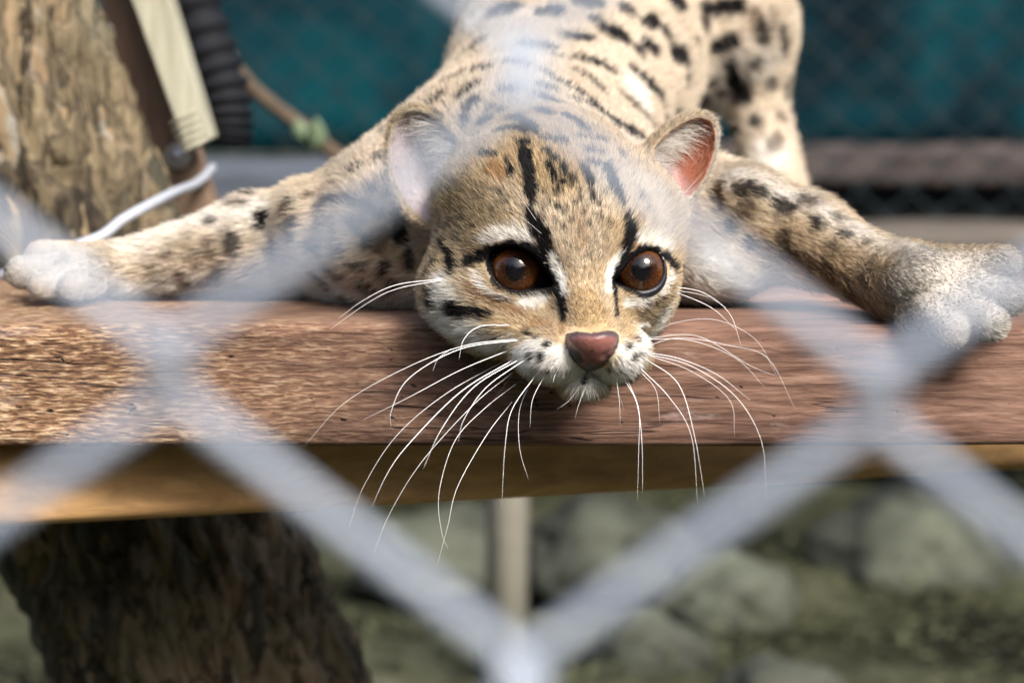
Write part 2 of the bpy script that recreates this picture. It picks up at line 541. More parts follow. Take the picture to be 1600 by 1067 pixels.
leaf(wp(490, 236, 1.885), .028, .018, Euler((.2, .15, 0)).to_matrix(), M_LEAF, TW)
leaf(wp(478, 222, 1.885), .022, .012, Euler((.1, -.5, .4)).to_matrix(), M_LEAF, TW)

# pale pole and rocks under the platform
o = tube('pale_pole', [on_plane(790, 1075, .0) + Vector((0, 0, -.03)), on_plane(790, 1075, .0) + Vector((.004, .02, .40)), on_plane(790, 1075, .0) + Vector((.010, .03, .52))], [.021, .020, .019], M_POLE, sides=20)
tag(o, 'pale upright pole standing on the ground under the platform', 'pole')
def rock(px, py, size, seed, label, sq=(1, .9, .7)):
    c = on_plane(px, py, .0)
    bm = bmesh.new()
    bmesh.ops.create_icosphere(bm, subdivisions=4, radius=1)
    for v in bm.verts:
        n = v.co.normalized()
        k = 1 + .30 * noise.noise(n * 1.4 + Vector((seed, 0, 0))) + .14 * noise.noise(n * 4 + Vector((0, seed, 0))) + .05 * noise.noise(n * 11)
        v.co = Vector((n.x * sq[0], n.y * sq[1], n.z * sq[2])) * size * k
        v.co.z = max(v.co.z, -.3 * size)
        v.co += c + Vector((0, 0, size * .2))
    o = bm_obj('rock', bm, M_STONE, smooth=True)
    tag(o, label, 'rock', 'rocks under the platform')
rock(950, 900, .105, 1.3, 'large pale grey rock right of the pale pole')
rock(1130, 960, .075, 4.1, 'round grey rock in the middle below the plank')
rock(1010, 1040, .06, 8.7, 'small mossy rock at the bottom edge right of the pole')
rock(1420, 900, .11, 12.9, 'big dark rock at the lower right')
rock(690, 900, .09, 17.7, 'grey rock between the tree trunk and the pale pole')
rock(1225, 1120, .06, 21.1, 'low rock at the bottom right centre')
# leafy ground cover
def cover():
    vs, fs = [], []
    rnd = random.Random(5)
    for _ in range(14000):
        x = rnd.uniform(-.9, 1.0); y = rnd.uniform(1.75, 3.6)
        if noise.noise(Vector((x * 3.0, y * 3.0, 7))) < -.05:
            continue
        z = noise.noise(Vector((x * 1.7, y * 1.7, 0))) * .05
        h = rnd.uniform(.0, .06) * (1 + noise.noise(Vector((x * 2, y * 2, 1))))
        a = rnd.uniform(0, 6.28); l = rnd.uniform(.007, .022); w = l * .42
        c = Vector((x, y, z + h)); t = Vector((math.cos(a), math.sin(a), rnd.uniform(-.5, .4))) * l
        s = Vector((-math.sin(a), math.cos(a), rnd.uniform(-.3, .3))) * w
        b = len(vs)
        vs += [tuple(c), tuple(c + t * .5 + s * .5), tuple(c + t), tuple(c + t * .5 - s * .5)]
        fs.append((b, b + 1, b + 2, b + 3))
    t = NT('ground_cover')
    n = t.noise(t.coords(), 14, 3)
    t.p(Base_Color=t.ramp(n, [(.35, (.022, .026, .010)), (.5, (.055, .060, .026)), (.65, (.095, .095, .05))]), Roughness=.6)
    o = mesh_np('ground_cover', np.array(vs), fs, t.m, smooth=False)
    tag(o, 'low olive leaf litter and plants under the platform', 'plants', kind='stuff')
cover()

# ================================================================== the cat
def pr(r, d):                      # a radius in photograph pixels at a distance -> metres
    return r * d / FPX
def smin(a, b, k):
    h = np.clip(.5 + .5 * (b - a) / k, 0, 1)
    return b + (a - b) * h - k * h * (1 - h)
def smax(a, b, k):
    return -smin(-a, -b, k)
def rotm(rx, ry, rz):              # degrees, camera axes (x right, y up, z towards the viewer)
    return np.array(Matrix.Rotation(R(rz), 3, 'Z') @ Matrix.Rotation(R(ry), 3, 'Y') @ Matrix.Rotation(R(rx), 3, 'X'))
def s_ell(P, c, r, rot=None):
    q = P - np.asarray(c, np.float32)
    if rot is not None:
        q = q @ rot.astype(np.float32)
    r = np.asarray(r, np.float32)
    k0 = np.sqrt(((q / r) ** 2).sum(1)) + 1e-9
    k1 = np.sqrt(((q / (r * r)) ** 2).sum(1)) + 1e-9
    return k0 * (k0 - 1) / k1
def s_cone(P, a, b, ra, rb):
    a = np.asarray(a, np.float32); b = np.asarray(b, np.float32)
    ab = b - a
    t = np.clip(((P - a) @ ab) / (ab @ ab), 0, 1)
    dd = np.sqrt(((P - a - t[:, None] * ab) ** 2).sum(1))
    return dd - (ra + (rb - ra) * t)
def E(px, py, d, rx, ry, rz, rot=None):
    c = cp(px, py, d); rr = (pr(rx, d), pr(ry, d), rz)
    rm = rotm(*rot) if rot else None
    return lambda P: s_ell(P, c, rr, rm)
def K(a, b):                       # (px, py, d, radius px) twice
    ca, cb = cp(*a[:3]), cp(*b[:3]); ra, rb = pr(a[3], a[2]), pr(b[3], b[2])
    return lambda P: s_cone(P, ca, cb, ra, rb)
def project(P):
    return 800 - P[:, 0] / P[:, 2] * FPX, 533.5 + P[:, 1] / P[:, 2] * FPX
def poly_sdf(x, y, poly):
    d2 = np.full(x.shape, 1e18, np.float32); inside = np.zeros(x.shape, bool)
    n = len(poly)
    for i in range(n):
        ax, ay = poly[i]; bx, by = poly[(i + 1) % n]
        ex, ey = bx - ax, by - ay
        t = np.clip(((x - ax) * ex + (y - ay) * ey) / (ex * ex + ey * ey), 0, 1)
        d2 = np.minimum(d2, (x - ax - t * ex) ** 2 + (y - ay - t * ey) ** 2)
        if ay != by:
            cr = ((ay > y) != (by > y)) & (x < (bx - ax) * (y - ay) / (by - ay) + ax)
            inside ^= cr
    s = np.sqrt(d2)
    return np.where(inside, -s, s)

EYE_L = [(764, 399), (774, 389), (790, 384.5), (808, 386), (826, 394), (840, 405), (850, 419), (857, 433), (862, 444), (852, 447), (837, 449), (819, 450.5), (799, 449), (783, 442), (770, 429), (763, 413)]
EYE_R = [(961, 434), (972, 424), (982, 411), (995, 399), (1010, 393), (1023, 394), (1032, 402), (1036, 414), (1035, 428), (1028, 440), (1017, 448), (1001, 451), (985, 447.5), (971, 444), (962, 440)]
def grown(poly, k):
    P = smooth_path(poly + poly[:1], 3)[:-1]
    c = P.mean(0); v = P - c
    l = np.linalg.norm(v, axis=1)[:, None]
    return P + v / l * k * np.clip(.35 + 1.2 * v[:, 1:2] / l, 0, 1)
EYE_L, EYE_R = grown(EYE_L, 3.5), grown(EYE_R, 3.0)
EYES = [dict(c=cp(808, 424, .9145), r=.0142, poly=EYE_L, look=(803, 417), d=.9), dict(c=cp(1000, 424, .9150), r=.0136, poly=EYE_R, look=(1004, 417), d=.9)]

NOSE = smooth_path([(886, 523), (903, 519), (925, 522), (948, 518), (963, 521), (965, 536), (956, 555), (939, 572), (921, 579), (906, 572), (893, 556), (886, 540), (886, 523)], 3)[:-1]
# ears: cups, an outer egg minus an inner one pushed towards the opening
EARS = [dict(c=cp(673, 262, .950), r=(pr(70, .95), pr(104, .95), .0140), rot=rotm(-8, -10, 24)),
        dict(c=cp(1056, 254, .950), r=(pr(55, .95), pr(92, .95), .0135), rot=rotm(-8, 20, -38))]
def s_ear(P, e):
    rot = e['rot'].astype(np.float32)
    q = (P - e['c'].astype(np.float32)) @ rot
    # narrower towards the tip
    yy = np.clip(q[:, 1] / e['r'][1], -1.2, 1.2)
    q = q.copy()
    q[:, 0] /= (1 - .16 * yy)
    ro = np.array(e['r'], np.float32)
    o = s_ell(q, (0, 0, 0), ro)
    ri = ro - np.array((.0022, .0022, .0018), np.float32)
    i = s_ell(q, (0, -.001, .0035), ri)
    cut = q[:, 2] - .0050
    return smax(smax(o, -i, .0012), cut, .0015)

def head_sdf(P):
    d = E(855, 325, .950, 178, 138, .052)(P)
    d = smin(d, E(880, 385, .930, 160, 118, .040)(P), .012)
    d = smin(d, E(746, 446, .942, 90, 80, .036)(P), .012)
    d = smin(d, E(808, 508, .930, 88, 48, .034)(P), .012)
    d = smin(d, E(985, 448, .940, 72, 84, .034)(P), .012)
    d = smin(d, E(1000, 350, .955, 68, 80, .035)(P), .012)
    d = smin(d, E(905, 520, .925, 85, 70, .034)(P), .012)
    d = smin(d, K((903, 370, .918, 50), (924, 500, .8885, 39))(P), .008)
    d = smin(d, E(790, 372, .915, 55, 26, .016, (0, 0, -10))(P), .008)      # brow ridges
    d = smin(d, E(1008, 374, .918, 42, 26, .014, (0, 0, 12))(P), .008)
    mz = smin(E(866, 554, .896, 62, 45, .025)(P), E(966, 553, .893, 50, 44, .024)(P), .0025)
    mz = smin(mz, E(912, 599, .902, 42, 21, .018)(P), .0015)
    d = smin(d, mz, .0075)
    # mouth line
    lip = K((918, 580, .878, 3.5), (913, 597, .885, 3.5))(P)
    lip = np.minimum(lip, K((913, 597, .884, 3.0), (872, 600, .888, 2.0))(P))
    lip = np.minimum(lip, K((913, 597, .884, 3.0), (952, 596, .888, 2.0))(P))
    d = smax(d, -lip, .0018)
    # lids, then the eye openings
    for e in EYES:
        d = smin(d, np.sqrt(((P - e['c'].astype(np.float32)) ** 2).sum(1)) - e['r'] - .0016, .0045)
    # nose pad with nostrils
    x, y = project(P)
    npd = smax(poly_sdf(x, y, NOSE) * (.865 / FPX), E(925, 533, .892, 64, 62, .0330, (-6, 0, 0))(P), .0028)
    d = smin(d, npd, .0022)
    for a, b, r in (((888, 546, .8675), (905, 559, .8650), 8.5), ((961, 547, .8675), (947, 559, .8650), 7.0)):
        d = smax(d, -K((*a, r * .8), (*b, r))(P), .0016)
    d = smax(d, -K((924, 556, .8615, 1.6), (919, 584, .872, 3.0))(P), .0022)
    for e in EARS:
        d = smin(d, s_ear(P, e), .0060)
    # ear canals keep the cups open at the base
    x, y = project(P)
    for e in EYES:
        # front half only
        k = poly_sdf(x, y, e['poly']) * (.9 / FPX)
        lim = e['c'][2] - P[:, 2]
        d = smax(d, -np.maximum(k, lim), .0010)
    return d
BODY = [
    ('u', .030, K((855, 315, .975, 150), (815, 320, 1.05, 190))),
    ('u', .030, K((790, 335, 1.06, 212), (895, 130, 1.22, 166))),
    ('u', .030, E(585, 365, 1.045, 100, 118, .062)),
    ('u', .030, E(1075, 345, 1.055, 66, 92, .055)),
    ('u', .030, E(800, 400, 1.03, 190, 78, .055)),
    ('u', .040, K((895, 130, 1.22, 164), (980, 20, 1.36, 180))),
    ('u', .030, E(818, 45, 1.36, 104, 105, .060)),
    ('u', .022, E(1140, 50, 1.33, 104, 118, .070)),
    ('u', .020, K((1180, 150, 1.31, 46), (1216, 300, 1.28, 45))),
    ('u', .018, E(1195, 372, 1.25, 62, 36, .060)),
    ('u', .022, K((1115, 330, 1.035, 72), (1255, 372, 1.00, 60))),
    ('u', .014, K((1255, 372, 1.00, 60), (1405, 442, .965, 52))),
    ('u', .020, K((560, 375, 1.045, 84), (400, 374, 1.045, 60))),
    ('u', .014, K((400, 374, 1.045, 60), (215, 416, 1.040, 43))),
    ('u', .020, E(1110, 425, 1.02, 70, 42, .035)),
    ('u', .012, E(1165, 322, 1.015, 52, 56, .026, (0, 0, -20))),
    ('u', .012, E(478, 352, 1.035, 40, 62, .028, (0, 0, 10))),

]
PAW_R = [(.010, E(1440, 441, .956, 80, 56, .024, (0, 0, -14))),
         (.0022, K((1470, 414, .952, 30), (1562, 414, .946, 29))),
         (.0012, K((1475, 446, .944, 30), (1574, 464, .933, 29))),
         (.0012, K((1465, 470, .938, 30), (1546, 503, .924, 28))),
         (.0012, K((1445, 482, .938, 27), (1488, 516, .925, 25))),
         (.0030, E(1420, 490, .946, 20, 22, .008))]
PAW_L = [(.010, E(138, 421, 1.038, 62, 40, .024, (0, 0, 6))),
         (.0022, K((112, 403, 1.042, 26), (64, 401, 1.042, 25))),
         (.0012, K((112, 424, 1.030, 28), (36, 425, 1.024, 27))),
         (.0012, K((120, 436, 1.022, 26), (66, 443, 1.008, 24))),
         (.0012, K((142, 440, 1.020, 23), (114, 446, 1.006, 22)))]
def cat_sdf(P):
    P = P.astype(np.float32)
    b = None
    for _, k, f in BODY:
        v = f(P)
        b = v if b is None else smin(b, v, k)
    for paw in (PAW_R, PAW_L):
        pw = None
        for k, f in paw:
            v = f(P)
            pw = v if pw is None else smin(pw, v, k)
        b = smin(b, pw, .010)
    # loose skin folds at the left shoulder
    x, y = project(P)
    d = np.full(len(P), 9., np.float32)
    near = (P[:, 2] > -1.03) & (x > 540) & (x < 1180) & (y > 120) & (y < 680)
    if near.any():
        d[near] = head_sdf(P[near])
    m = d < .5
    b[m] = smin(b[m], d[m], .010)
    # the platform flattens the belly and the paws
    wz = P[:, 1] * CP + P[:, 2] * SP + CAM_Z
    wy = P[:, 1] * SP - P[:, 2] * CP
    flat = np.where(wy > .945, PLANK_Z + .0006 - wz, -1.0)
    return np.where(flat > b, flat, b)

def axis(segments):
    out = [segments[0][0]]
    for a, b, h in segments:
        n = max(1, int(round((b - a) / h)))
        out += list(a + (b - a) * (np.arange(n) + 1) / n)
    return np.array(out, np.float32)
def surface_nets(f, xs, ys, zs):
    nx, ny, nz = len(xs), len(ys), len(zs)
    def pts(i, j, k):
        return np.stack((xs[i], ys[j], zs[k]), 1)
    S = 4
    ci, cj, ck = [np.unique(np.append(np.arange(0, n, S), n - 1)) for n in (nx, ny, nz)]
    I, J, Kk = np.meshgrid(ci, cj, ck, indexing='ij')
    cv = f(pts(I.ravel(), J.ravel(), Kk.ravel())).reshape(I.shape)
    def cell(a, n):
        return np.minimum(np.round(np.arange(n) / S).astype(int), len(a) - 1)
    V = cv[np.ix_(cell(ci, nx), cell(cj, ny), cell(ck, nz))].astype(np.float32)
    def step(a):
        return np.maximum(np.gradient(a), 1e-5)
    band = 2.6 * np.maximum(np.maximum(step(xs)[:, None, None], step(ys)[None, :, None]), step(zs)[None, None, :]) * 1.6 + .004
    sel = np.abs(V) < band
    i, j, k = np.nonzero(sel)
    vals = np.empty(len(i), np.float32)
    for s in range(0, len(i), 400000):
        e = s + 400000
        vals[s:e] = f(pts(i[s:e], j[s:e], k[s:e]))
    V[sel] = vals
    ins = V < 0
    corner = [(a, b, c) for a in (0, 1) for b in (0, 1) for c in (0, 1)]
    cnt = sum(ins[a:nx - 1 + a, b:ny - 1 + b, c:nz - 1 + c].astype(np.int8) for a, b, c in corner)
    act = (cnt > 0) & (cnt < 8)
    ai, aj, ak = np.nonzero(act)
    idx = np.full(act.shape, -1, np.int64); idx[ai, aj, ak] = np.arange(len(ai))
    acc = np.zeros((len(ai), 3)); num = np.zeros(len(ai))
    for a, b in [(p, q) for p in corner for q in corner if p < q and sum(u != v for u, v in zip(p, q)) == 1]:
        va = V[ai + a[0], aj + a[1], ak + a[2]]; vb = V[ai + b[0], aj + b[1], ak + b[2]]
        m = (va < 0) != (vb < 0)
        t = np.where(m, va / np.where(m, va - vb, 1), 0)
        pa = pts(ai + a[0], aj + a[1], ak + a[2]); pb = pts(ai + b[0], aj + b[1], ak + b[2])
        acc += (pa + (pb - pa) * t[:, None]) * m[:, None]; num += m
    verts = acc / num[:, None]
    faces = []
    for ax in range(3):
        sl0 = [slice(1, n - 1) for n in (nx, ny, nz)]; sl1 = list(sl0)
        sl0[ax] = slice(0, (nx, ny, nz)[ax] - 1); sl1[ax] = slice(1, (nx, ny, nz)[ax])
        A, B = ins[tuple(sl0)], ins[tuple(sl1)]
        e = np.nonzero(A != B)
        off = [1, 1, 1]; off[ax] = 0
        c = [e[q] + off[q] for q in range(3)]
        u, w = [(1, 2), (2, 0), (0, 1)][ax]
        def at(du, dw):
            cc = [c[0].copy(), c[1].copy(), c[2].copy()]; cc[u] -= du; cc[w] -= dw
            return idx[cc[0], cc[1], cc[2]]
        q = np.stack((at(1, 1), at(0, 1), at(0, 0), at(1, 0)), 1)
        flip = ~A[e]
        q[flip] = q[flip][:, ::-1]
        faces.append(q)
    F = np.concatenate(faces)
    F = F[(F >= 0).all(1)]
    return verts, F

import time as _time
_t0 = _time.time()
_h, _c = .00115, .0031
_xs = axis([(-.246, -.165, .0018), (-.165, -.060, _c), (-.060, .086, _h), (.086, .150, _c), (.150, .225, .0018)])
_ys = axis([(-.034, -.028, _c), (-.028, .104, _h), (.104, .235, _c)])
_zs = axis([(-1.50, -1.08, .0036), (-1.08, -.985, .0018), (-.985, -.840, _h)])
CV, CF = surface_nets(cat_sdf, _xs, _ys, _zs)
# a pinch of smoothing, then normals from the distance field
def relax(V, F, w, it):
    for _ in range(it):
        s = np.zeros_like(V); n = np.zeros(len(V))
        for a, b in ((0, 1), (1, 2), (2, 3), (3, 0)):
            np.add.at(s, F[:, a], V[F[:, b]]); np.add.at(s, F[:, b], V[F[:, a]])
            np.add.at(n, F[:, a], 1); np.add.at(n, F[:, b], 1)
        V = V + w * (s / np.maximum(n, 1)[:, None] - V)
    return V
CV = relax(CV, CF, .45, 2)
def normals(V, F):
    n = np.cross(V[F[:, 2]] - V[F[:, 0]], V[F[:, 3]] - V[F[:, 1]])
    vn = np.zeros_like(V)
    for q in range(4):
        np.add.at(vn, F[:, q], n)
    return vn / (np.linalg.norm(vn, axis=1)[:, None] + 1e-12)
CN = normals(CV, CF)
print('cat mesh', len(CV), len(CF), round(_time.time() - _t0, 1))
CAT_BVH = BVHTree.FromPolygons(CV.tolist(), CF.tolist())
def hit(px, py):
    v = cp(px, py, 1.0)
    r = CAT_BVH.ray_cast(Vector((0, 0, 0)), Vector(v))
    return None if r[0] is None else np.array(r[0])

# ------------------------------------------------------------------ coat colours
BUFF, PALE, WHITE = (.53, .385, .215), (.66, .57, .45), (.86, .84, .79)
OCHRE, TAWNY, OLIVE = (.42, .22, .075), (.34, .20, .10), (.27, .21, .115)
BLACK, PINK, BROWN = (.010, .0085, .009), (.50, .24, .20), (.085, .050, .028)
# each mark: colour, strength, edge softness px, then points "x,y,r"
def marks(txt):
    out = []
    for line in txt.strip().splitlines():
        w = line.split()
        out.append((w[0], float(w[1]), float(w[2]), [tuple(map(float, q.split(','))) for q in w[3:]]))
    return out
COLS = dict(G=(.50, .465, .42), B=BUFF, P=PALE, W=WHITE, O=OCHRE, T=TAWNY, V=OLIVE, K=BLACK, R=BROWN)
SOFT = marks('''
P .8 30 880,330,70 900,370,50
B .8 30 830,230,60 870,270,50
V .55 30 720,330,50 760,345,35
V .45 20 690,380,25
P .8 20 960,300,45 1010,300,40 1030,360,30
P .8 30 700,460,45
W .85 12 752,377,9 775,366,13 800,361,13 822,368,11 832,380,6
O .6 8 750,390,5 790,381,5 825,390,5
W .95 5 863,402,6 872,424,9 881,446,9 884,462,6
W .95 5 966,398,5 956,418,8 951,438,8 949,456,5
O .55 9 856,384,9 864,396,7 879,420,4
O .35 9 968,388,6 962,402,4
W .9 12 995,372,11 1020,370,13 1045,384,9
O .75 7 985,386,6 998,384,5
W .9 9 742,428,6 750,446,9 768,462,8 790,468,7
W .95 8 815,474,10 840,471,10 856,467,6
W .95 8 978,472,9 1000,472,9 1018,466,6
W .9 8 1035,455,9 1048,436,7 1050,425,5
W .9 15 690,445,22 700,470,24
W .85 22 690,500,26 730,520,32 790,540,28
W .75 15 1035,490,20 1020,520,20
T .85 7 733,447,6 756,462,7 785,477,8 815,490,8
T .6 7 1010,477,4 1040,464,4
O .45 9 795,455,5 770,450,4
O .5 12 830,505,12 862,510,10
O .5 8 880,498,8 878,520,5
W .95 14 830,545,22 870,560,22 905,590,20 945,590,20 985,552,22
W 1 12 812,556,20 835,578,22 875,588,24 905,590,18 945,588,22 985,578,22 1002,556,18
W 1 12 1004,535,14 1000,512,12
W .9 14 800,540,14 770,540,20
W .95 10 912,600,24 880,596,14 945,598,14
O .5 10 792,545,9 800,560,8
B .95 10 910,470,24 924,505,26
T .35 7 887,470,6 884,505,6
O .25 12 905,330,12 908,380,14
O .6 16 850,175,26 800,185,18
O .7 14 770,260,14 785,275,10
V .6 14 680,300,26 710,300,26
''')
DARK = marks('''
K 1 3 808,223,5 826,223,5
K 1 2.5 819,240,9 824,258,9 827,278,9 831,298,8 832,314,5
K 1 4 826,331,6 838,348,9 846,368,10 853,392,11 862,414,11 870,436,10 876,458,9 880,482,8 881,500,5
K 1 3 950,262,7 957,280,8 966,302,7 970,314,4
K 1 3 980,340,6 985,360,9 980,382,10 971,402,9 963,420,8 959,445,6 960,470,6 962,492,3
K 1 2 858,258,4 864,270,4 864,278,4
K 1 2 878,258,3 880,270,4
K 1 2 880,284,3 876,290,3
K .9 2 868,299,4
K .9 2 888,272,3 896,282,4
K .9 2 924,299,4 927,312,3
K .8 2 892,291,2.5
K .8 2 870,321,2.5 873,325,2
K .8 2 882,331,2.2
K .8 2 908,309,2.6
K .8 2 899,318,2
K .8 2 912,335,2
K .8 2 893,345,1.8
K .8 2 930,335,2
K .7 2 916,322,2
K .7 2 905,296,2.4
K .7 2 940,340,2
R .9 3 953,351,3
K 1 2.5 912,262,4 922,284,5
K 1 3 853,236,4 867,247,4
K 1 3 798,262,4 799,274,5
K .9 3 793,252,3
K 1 3 750,240,4 775,243,4
K 1 4 742,214,6
K 1 4 767,192,8
K 1 5 785,203,6 808,200,6 832,206,6
K 1 4 845,215,5 880,222,6
K 1 4 920,254,4 936,256,4
K 1 4 918,234,4 940,238,4
K 1 4 905,215,4 945,220,4
K 1 4 970,240,5 996,228,8
K 1 4 764,391,6 748,399,8 732,411,7
K 1 3 703,404,8 708,416,9
K 1 3 689,380,3 700,394,4
K 1 3 679,411,5 668,428,5
K 1 3 672,458,6 680,474,7
K 1 3 707,481,9 726,489,10
K 1 3 737,488,7 764,493,5
R .8 4 762,519,3 770,523,3
K .9 2 821,520,3 829,525,3
K .95 2 839,529,5
K .95 2 855,539,4.5
K .9 2 828,556,4
K .95 2 846,558,5.5
K .8 2 815,555,2.5
K .8 2 836,577,3
K .8 2 856,578,3.2
K .8 2 873,579,3
K .7 2 887,580,3
K .95 2 983,540,4
K .95 2 996,530,4
K .95 2 991,557,4.5
K .8 2 1000,554,3
K .7 2 950,577,2 972,577,2
K .7 2 985,577,2
K .9 3 1015,506,3 1030,490,3
K .7 3 1010,474,2.5 1038,465,2.5
R .8 3 765,463,2.5 795,473,2.5
K 1 4 1040,398,6 1050,410,7 1057,420,5
K 1 3 864,446,9 872,456,8
K 1 3 962,438,5 958,450,5
K 1 3 764,394,5 778,384,5 800,381,5 822,387,6 838,398,8 852,415,9
K 1 3 974,414,8 986,400,7 1000,391,5 1020,389,5 1035,397,5
K .9 2 770,438,3 784,449,4 802,456,4.5 825,458,5 848,456,5 864,452,5
K .9 2 1036,432,3 1028,446,4 1014,454,4.5 998,457,4.5 980,453,4.5 966,446,5
K .95 2 919,580,2 915,590,2 912,598,2
K .6 2 912,598,1 884,601,.5
K .6 2 912,598,1 942,598,.5
K 1 5 890,57,10 918,59,8
K 1 5 950,50,14 970,56,12
K 1 5 908,5,9 930,3,9
K 1 5 905,92,5 930,97,7 956,110,5
K 1 4 895,113,3 918,124,4 940,145,4
K 1 4 965,145,4 990,163,4
K 1 4 843,113,4 866,126,4 893,140,5 925,165,5 953,192,5 985,208,7 1000,214,6
K 1 4 900,160,5 925,172,5 946,187,4
K 1 5 735,78,9 752,64,9
K 1 5 775,18,14 800,18,12
K 1 5 855,22,13 866,18,12
K 1 5 822,70,8 855,72,8
K 1 4 700,128,3 720,119,4 750,110,3
K 1 4 720,155,4 742,136,5
K 1 4 726,192,4 743,160,6
K 1 4 682,158,6 692,152,5
K 1 4 797,144,9
K .9 4 769,170,5
K .9 4 786,173,6
K 1 4 755,190,7 768,190,6
K 1 4 803,183,6 832,203,6
K 1 4 844,136,6 864,144,6
K 1 4 838,150,4 876,164,4
K 1 4 842,172,6 858,180,6
K 1 4 885,182,6 912,202,6
K .9 4 578,211,5 600,206,4
K .9 4 587,250,7
K .9 4 603,280,8
K .9 4 578,295,8
K .9 4 505,318,6 540,312,6 575,322,6
K 1 5 1008,37,7 1024,33,8
K 1 5 1012,70,8 1020,76,8
K 1 5 990,110,6 1010,128,7 1033,151,6
R .8 4 965,146,4 985,160,4 1022,197,3
K 1 5 1054,84,9 1070,88,10
K 1 5 1090,72,9
K 1 5 1120,74,8 1143,65,8
K 1 5 1104,15,8 1155,8,8
K 1 5 1050,6,10 1066,4,9
K 1 5 1141,98,5 1145,122,5
K 1 5 1152,128,8 1157,145,12 1154,155,7
K 1 5 1088,166,9 1096,160,7
K .8 5 1058,176,7
R 1 4 1127,148,4 1131,186,5
K 1 5 1151,206,6 1146,228,9 1143,245,6
K .9 4 1112,130,4
R .8 6 1181,22,7 1184,36,7
R .6 8 1205,20,5 1210,40,5
K .9 5 1160,296,9 1166,295,8
R 1 3 1121,290,3 1124,326,4
R .7 6 1165,328,10
K .9 5 1220,323,8 1229,326,8
R .8 5 1252,311,5 1266,318,5
K .9 5 1172,379,7
K .7 6 1224,374,8 1226,390,9
R .6 5 1305,340,3 1313,343,3
R .6 5 1352,380,4
R .7 6 1260,405,8 1270,412,8
R .7 6 1290,420,7 1305,432,7
R .6 6 1325,445,7 1330,460,6
R .6 6 1240,400,8
R .6 6 1300,385,5
R .6 6 1350,440,6
R .6 6 1195,390,8
K 1 5 409,336,9 410,346,9
K 1 5 452,318,6 448,332,7
K .9 5 360,372,8 364,388,9
R .8 5 362,320,7 380,318,6
R .8 4 476,308,4 490,303,4
K 1 4 457,348,5 457,370,6
K 1 4 485,386,8 505,391,8
K .9 4 526,380,5 528,390,6
K .9 4 573,371,7 573,380,7
K 1 4 622,335,8 626,368,9
K .9 4 550,412,5 568,414,5
K .9 4 518,421,6 531,433,7
K .9 4 600,411,4 598,428,5
K .9 4 566,443,6 580,452,8
K .9 4 490,425,4 520,452,4
K .9 4 506,334,4 506,352,4
K .8 4 579,295,7
K .8 4 565,347,6
K .8 4 592,334,6
R .7 8 600,365,10 590,385,8
K .8 4 540,465,5 560,472,5
R .7 5 300,395,7
R .7 5 325,380,6 330,395,6
R .8 5 280,430,8 300,440,8
R .8 5 345,420,8 330,440,9
R .7 5 260,400,6
R .7 5 235,420,7
R .6 5 250,440,7
R .6 5 310,415,6
R .6 5 290,372,5
R .6 5 395,420,8
R .6 5 425,395,6
''')
DARK += marks('''
K .9 5 1190,45,7 1195,60,7
K .9 5 1222,50,6 1226,75,7
K .9 5 1232,125,5 1228,150,6
K .9 5 1205,130,6
R .8 5 1222,185,6
K .8 5 1180,100,6
R .7 5 1215,215,6 1208,230,5
K .9 4 640,235,8 655,228,7
K .9 4 640,270,7 632,285,7
K .9 4 548,345,7 555,360,6
K .9 4 612,300,7
K .9 4 545,270,6 560,262,6
K .9 4 668,190,7 680,180,6
K .9 4 690,200,6 700,220,6
K .9 4 715,225,6
K .9 4 640,400,7 640,415,6
K .9 4 610,445,7
K .9 4 520,350,5 522,362,5
K .9 4 430,380,6 428,390,6
K .9 4 330,345,6
K .9 4 390,305,5
K .8 4 260,350,5
K .9 4 1000,80,9
K .9 4 980,15,10
K .9 4 930,30,8
K .9 4 870,90,8 885,95,7
K .9 4 800,100,8 820,105,7
K .9 4 760,110,7
K .9 4 1040,50,9
K .9 4 1075,125,7
K .9 4 1100,40,8
K .9 4 1180,190,6
K .9 4 1040,185,6 1055,200,6
K .9 4 1190,300,6
K .9 4 1140,350,6
K .9 4 1275,350,6
K .8 4 1320,365,5
K .8 2 838,290,3
K .8 2 850,300,3
K .8 2 858,318,2.5
K .8 2 848,330,2
K .8 2 936,318,2.5
K .8 2 944,300,3
K .8 2 920,350,2
K .8 2 880,355,1.8
K .8 2 868,345,1.8
K .8 2 905,360,1.6
K .8 2 780,300,3
K .8 2 790,315,2.5
K .7 2 770,325,2.5
K .7 3 1000,310,4
K .7 3 1010,330,3
''')
SOFT += marks('''
T .5 40 540,430,40 600,440,40
W .7 40 400,330,30 300,345,25 200,385,20
W .8 40 1150,275,20 1250,310,20 1350,365,20 1430,395,20
G .95 40 1470,450,90 1560,440,80 1540,500,60
G .95 40 60,420,80 110,420,60
T .35 30 1180,380,20 1260,410,25 1360,470,25
T .3 30 420,420,25 300,430,25
W .6 30 1200,240,30 1225,300,35
W .8 40 1120,220,30 1100,280,20
W .8 40 1110,420,50
W .6 40 1000,150,40 1060,200,40
W .9 30 735,40,22
''')
def resolve(ms, grow_=1.0, add=0.0):
    out = []
    for c, a, soft, pts in ms:
        q = []
        for x, y, r in pts:
            h = hit(x, y)
            if h is not None:
                q.append((h, (r * grow_ + add) * -h[2] / FPX))
        if q:
            d = -q[0][0][2]
            q = [z for z in q if abs(-z[0][2] - d) < .09]
            out.append((np.array(COLS[c]), a, soft * d / FPX, q))
    return out
SOFT_R = resolve(SOFT)
def _zone(m):
    x, y = m[3][0][:2]
    return 0 if 640 < x < 1060 and y > 214 else (1 if x < 650 and y > 225 else 2)
DARK_R = [e for z, (gr, ad) in enumerate(((1.16, 1.8), (1.20, 2.2), (1.42, 4.2))) for e in resolve([m for m in DARK if _zone(m) == z], gr, ad)]
